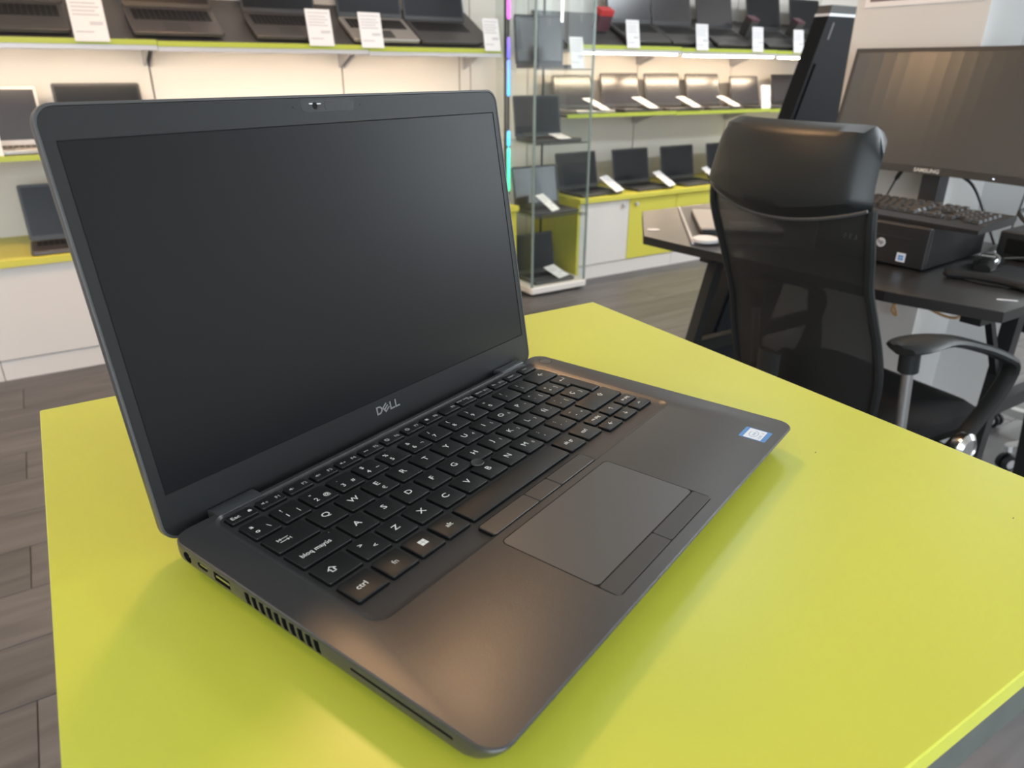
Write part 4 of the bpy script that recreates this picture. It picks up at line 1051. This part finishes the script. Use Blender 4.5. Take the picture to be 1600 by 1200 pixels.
# A row
key(-1.95, -0.25, 1, [('bloq mayús', -1.5, -0.5, 4.2, 0.95), ('.', 11, 5.5, 3)])
for i, ch in enumerate('ASDFGHJKL'):
    it = letter(ch)
    if ch in 'JKL': it = [(ch, -1.6, 0.6, LS, 1.12), ({'J': '1', 'K': '2', 'L': '3'}[ch], 4.4, -1.6, 3.4)]
    key(i - 0.25, i + 0.75, 1, it)
key(8.75, 9.75, 1, [('Ñ', -1.0, 0.4, LS), ('-', 4.6, -1.6, 3.4)])
key(9.75, 10.75, 1, [('¨', -3.0, 3.2, 4.6), ('´', -3.0, -2.4, 4.6), ('{', 3.6, -2.4, 4.2)])
key(10.75, 11.75, 1, [('Ç', -2.6, 0.5, 5.0), ('}', 3.8, -2.4, 4.2)])
# Z row
key(-1.95, -0.75, 2, [('⇧', -2.5, 0, 6.0)])
key(-0.75, 0.25, 2, [('>', -3.0, 3.0, 4.4), ('<', -3.0 + 5, -2.4, 4.4)])
for i, ch in enumerate('ZXCVBNM'):
    it = letter(ch)
    if ch == 'M': it = [(ch, -1.4, 0.6, LS, 1.12), ('0', 4.6, -1.6, 3.4)]
    key(i + 0.25, i + 1.25, 2, it)
key(7.25, 8.25, 2, [(';', -2.6, 3.0, 4.4), (',', -2.6, -2.6, 5.0)])
key(8.25, 9.25, 2, [(':', -2.6, 3.0, 4.4), ('.', -2.6, -2.6, 5.0), ('.', 3.6, -2.6, 4.0)])
key(9.25, 10.25, 2, [('_', -2.8, 3.0, 4.4), ('-', -2.8, -2.6, 5.0), ('+', 4.0, -2.4, 3.4)])
key(10.25, 12.45, 2, [('⇧', 5.5, 2.2, 5.2)])
# bottom row
YB = QY - 3.05 * PY_
key(-1.95, -0.84, 0, [('ctrl', -1.0, -0.2, 4.6)], yy=YB)
key(-0.84, 0.19, 0, [('fn', 0, 0, 4.4)], 'legend_dim', yy=YB)
win = []
for a in (0, 1):
    for b in (0, 1):
        x, y = -2.2 + a * 2.3, -2.2 + b * 2.3; win.append(('poly', [(x, y), (x + 2.1, y), (x + 2.1, y + 2.1), (x, y + 2.1)]))
key(0.19, 1.2, 0, win, yy=YB)
key(1.2, 2.22, 0, [('alt', 0, 0, 4.4)], yy=YB)
key(2.22, 7.18, 0, None, yy=YB)
key(7.18, 8.22, 0, [('alt gr', 0, 0, 4.0)], yy=YB)
key(8.22, 9.24, 0, [('ctrl', -1.0, 0.4, 4.2)], yy=YB)
for i, (a, b) in enumerate((('re pág', '←'), ('↑', '↓'), ('av pág', '→'))):
    u0 = 9.24 + i * 1.07
    key(u0, u0 + 1.07, 0, [(a, 0, 0, 3.6 if len(a) > 1 else 5.0)], yy=QY - 2.84 * PY_, ht=9.4)
    key(u0, u0 + 1.07, 0, [(b, 0, 0, 5.0)], yy=QY - 3.46 * PY_, ht=9.4)
# function row
fl = [('Esc', None)] + [('F%d' % k, None) for k in range(1, 13)] + [('insert', None), ('supr', None)]
for i, (s, _) in enumerate(fl):
    c = -1.46 + 0.96 * i
    if s == 'Esc': it = [('Esc', -3.4, 0.1, 4.0), ('poly', [(4.2, -0.9), (6.2, -0.9), (6.2, 0.4), (5.7, 1.2), (4.7, 1.2), (4.2, 0.4)])]
    elif s in ('insert', 'supr'): it = [(s, -1.0, 0.3, 3.2)]
    else:
        it = [(s, 4.4, -0.3, 3.5)]
        k = int(s[1:])
        if k in (1, 4): it += spk(0)
        elif k in (2, 3): it += spk(k - 1)
        elif k == 5: it += [('poly', [(-5.2 + j * 1.2, -0.6), (-4.4 + j * 1.2, -0.6), (-4.4 + j * 1.2, 0.4), (-5.2 + j * 1.2, 0.4)]) for j in range(3)]
        elif k in (6, 7): it += [('☼', -3.8, 0.2, 4.4)]
        elif k == 8: it += [('poly', [(-5, -1.1), (-2.6, -1.1), (-2.6, 1.1), (-5, 1.1)])]
        elif k == 10: it += [('impr pant', -1.6, 1.7, 2.9)]
        elif k == 11: it += [('inicio', -3.0, 0.6, 3.2)]
        elif k == 12: it += [('fin', -3.6, 0.6, 3.2)]
    key(c - 0.48, c + 0.48, 0, it, 'legend' if s == 'Esc' else 'legend_dim', yy=QY + 1.91 * PY_, ht=8.6)
# pointing stick
bm = bm_new(); add_lathe(bm, [(2.2, KZ0), (2.2, KZ1 - 0.3), (3.9, KZ1 - 0.1), (4.2, KZ1 + 0.5), (3.8, KZ1 + 1.0), (3.0, KZ1 + 0.75)], 24, c=(QX + 4.75 * P_, QY - 1.52 * PY_, 0)); mobj('pointing_stick', bm, 'well', smooth=True)
# touchpad with its buttons
bm = bm_new(); add_rbox(bm, -62.6, 41.2, -203.9, -135.6, ZT - 0.5, ZT + 0.03, 3.4); tp = mobj('touchpad_groove', bm, 'black')
bm = bm_new(); add_rbox(bm, -62.0, 40.6, -191.9, -136.2, ZT - 0.4, ZT + 0.10, 3.0, 0.05); mobj('touchpad', bm, 'pad')
for a, b in ((-62.0, -9.3), (-8.8, 40.6)):
    bm = bm_new(); add_rbox(bm, a, b, -203.2, -192.7, ZT - 0.4, ZT + 0.16, 1.2, 0.1); mobj('touchpad_button', bm, 'pad_btn')
bm = bm_new(); add_rbox(bm, -59.9, 39.3, -130.4, -118.2, ZT - 1.7, ZT - 0.25, 2.0); mobj('button_groove', bm, 'black')
for a, b in ((-59.3, -20.0), (-19.5, 1.5), (2.0, 38.7)):
    bm = bm_new(); add_rbox(bm, a, b, -129.8, -118.8, ZT - 1.5, ZT + 0.05, 1.2, 0.25); mobj('pointer_button', bm, 'pad_btn')
# power button
bm = bm_new(); add_lathe(bm, [(5.2, ZT - 0.4), (5.2, ZT + 0.03)], 36, c=(151.6, -14.8, 0)); pb = mobj('power_button_ring', bm, 'black')
bm = bm_new(); add_lathe(bm, [(4.8, ZT - 0.3), (4.8, ZT + 0.05), (4.6, ZT + 0.09)], 36, c=(151.6, -14.8, 0)); pbd = mobj('power_button', bm, 'pad', smooth=True)
# processor sticker
bm = bm_new(); add_rbox(bm, 121.9, 137.7, -204.7, -187.5, ZT + 0.01, ZT + 0.05, 0.8); stk = mobj('processor_sticker', bm, 'sticker_blue')
bm = bm_new(); add_rbox(bm, 122.7, 136.9, -201.6, -190.2, ZT + 0.05, ZT + 0.07, 0.5); mobj('sticker_panel', bm, 'sticker_white', stk)
bm = bm_new()
for k in range(28):
    a0, a1 = 2 * PI * k / 32 + 0.9, 2 * PI * (k + 1) / 32 + 0.9
    add_poly(bm, [(129.8 + 4.6 * math.cos(a0), -195.0 + 2.9 * math.sin(a0)), (129.8 + 4.6 * math.cos(a1), -195.0 + 2.9 * math.sin(a1)), (129.8 + 4.1 * math.cos(a1), -195.0 + 2.5 * math.sin(a1)), (129.8 + 4.1 * math.cos(a0), -195.0 + 2.5 * math.sin(a0))], ZT + 0.085)
add_text(bm, 'intel', 129.8, -195.0, 2.9, ZT + 0.085); add_text(bm, 'CORE', 127.4, -199.8, 2.2, ZT + 0.085); add_text(bm, 'i5', 133.4, -199.8, 2.4, ZT + 0.085)
mobj('sticker_print', bm, 'sticker_ink', stk)
# hinges
for a, b in ((-135.4, -108.5), (111.5, 138.5)):
    bm = bm_new()
    pr_ = [(-3.9, 16.6), (-3.6, 17.9), (-2.0, 18.75), (1.5, 19.2), (5.0, 18.9), (7.2, 17.9), (7.2, 11.0), (-2.0, 11.0)]
    loft(bm, [[(a, y, z) for y, z in pr_], [(b, y, z) for y, z in pr_]]); mobj('hinge_cover', bm, 'hinge', smooth=True)
bm = bm_new(); add_box(bm, -107.5, 110.5, -0.5, 7.0, 8.5, 15.2); mobj('hinge_spine', bm, 'black')

# lid
TL_ = 0.16875
sT, cT = math.sin(TL_), math.cos(TL_)
LM = Matrix(((1, 0, 0, 0), (0, sT, -cT, 7.86), (0, cT, sT, 16.14), (0, 0, 0, 1)))
LW, LB, LT_ = 160.4, -6.0, 208.6
def lidobj(name, bm, m, parent, smooth=False):
    bmesh.ops.transform(bm, matrix=LM, verts=bm.verts); return mobj(name, bm, m, parent, smooth)
bm = bm_new()
loft(bm, [[(x, y, z) for x, y in rrect(-LW + i, LW - i, LB + i, LT_ - i, r, 8)] for z, i, r in ((-6.6, 5.0, 6), (-6.2, 2.2, 8), (-5.0, 0.5, 9), (-3.5, 0.0, 9.5), (0.2, 0.0, 9.5), (0.45, 0.3, 9.3), (0.45, 1.3, 8.6), (-0.6, 1.5, 8.4))])
lid = lidobj('lid', bm, 'lap_lid', LAP, True)
SX0, SX1, SY0, SY1 = -154.1 + 0.5, 154.1 + 0.5, 18.9, 192.9
bm = bm_new(); n = 6
o_ = rrect(-LW + 1.6, LW - 1.6, LB + 1.6, LT_ - 1.6, 8.3, n); i_ = rrect(SX0, SX1, SY0, SY1, 0.6, n)
loft(bm, [[(x, y, -0.55) for x, y in o_], [(x, y, 0.05) for x, y in o_], [(x, y, 0.05) for x, y in i_], [(x, y, -0.55) for x, y in i_]], False, False)
bz = lidobj('bezel', bm, 'lap_bezel', lid)
bm = bm_new(); add_box(bm, SX0 - 0.3, SX1 + 0.3, SY0 - 0.3, SY1 + 0.3, -0.55, -0.30); lidobj('screen_gap', bm, 'black', lid)
bm = bm_new(); add_box(bm, SX0 + 0.7, SX1 - 0.7, SY0 + 0.7, SY1 - 0.7, -0.30, -0.22); lidobj('screen', bm, 'lap_screen', lid)
bm = bm_new(); add_rbox(bm, -19.6, 20.2, 199.3, 205.9, 0.0, 0.12, 3.2); wc = lidobj('webcam_bar', bm, 'webcam', lid)
bm = bm_new(); add_rbox(bm, -2.5, 18.8, 200.1, 205.1, 0.121, 0.2, 2.2); lidobj('webcam_shutter', bm, 'shutter', lid)
bm = bm_new(); add_lathe(bm, [(1.9, 0.12), (1.9, 0.22), (1.2, 0.24)], 20, c=(-9.5, 202.6, 0)); lidobj('webcam_lens', bm, 'black', lid)
bm = bm_new(); add_poly(bm, [(-13.5, 203.4), (-11, 203.4), (-11, 204.2), (-13.5, 204.2)], 0.2); add_poly(bm, [(-8, 203.3), (-5, 203.3), (-5, 204.0), (-8, 204.0)], 0.26); lidobj('webcam_mark', bm, 'legend_dim', lid)
for mxx in (-25.0, 24.7):
    bm = bm_new(); add_lathe(bm, [(0.5, 0.05), (0.5, 0.09)], 10, c=(mxx, 202.2, 0)); lidobj('microphone_hole', bm, 'black', lid)
# brand lettering on the chin: D, tilted E, L, L
bm = bm_new(); zl0, zl1 = 0.06, 0.26
def stroke(pts): add_prism(bm, pts, zl0, zl1)
hgt, st = 5.6, 1.05; y0 = 8.9; x = -9.4
stroke([(x, y0), (x + st, y0), (x + st, y0 + hgt), (x, y0 + hgt)])
arc = [-PI / 2 + PI * k / 12 for k in range(13)]
outer = [(x + st + 1.2 + 2.9 * math.cos(a), y0 + hgt / 2 + hgt / 2 * math.sin(a)) for a in arc]; inner = [(x + st + 1.2 + 1.8 * math.cos(a), y0 + hgt / 2 + (hgt / 2 - st) * math.sin(a)) for a in arc]
outer = [(x + st, y0)] + outer + [(x + st, y0 + hgt)]; inner = [(x + st, y0 + st)] + inner + [(x + st, y0 + hgt - st)]
for k in range(len(outer) - 1): stroke([inner[k], outer[k], outer[k + 1], inner[k + 1]])
ec = Vector((-1.2, y0 + hgt / 2)); ca, sa = math.cos(math.radians(36)), math.sin(math.radians(36))
def er(pts): return [(ec.x + px * ca - py * sa, ec.y + px * sa + py * ca) for px, py in pts]
stroke(er([(-2.3, -2.4), (-1.3, -2.4), (-1.3, 2.4), (-2.3, 2.4)]))
for yy in (-2.4, -0.5, 1.4): stroke(er([(-1.3, yy), (2.4, yy), (2.4, yy + 1.0), (-1.3, yy + 1.0)]))
for xl in (2.6, 7.3):
    stroke([(xl, y0), (xl + st, y0), (xl + st, y0 + hgt), (xl, y0 + hgt)]); stroke([(xl + st, y0), (xl + 4.1, y0), (xl + 4.1, y0 + st), (xl + st, y0 + st)])
lidobj('brand_lettering', bm, 'logo', lid)
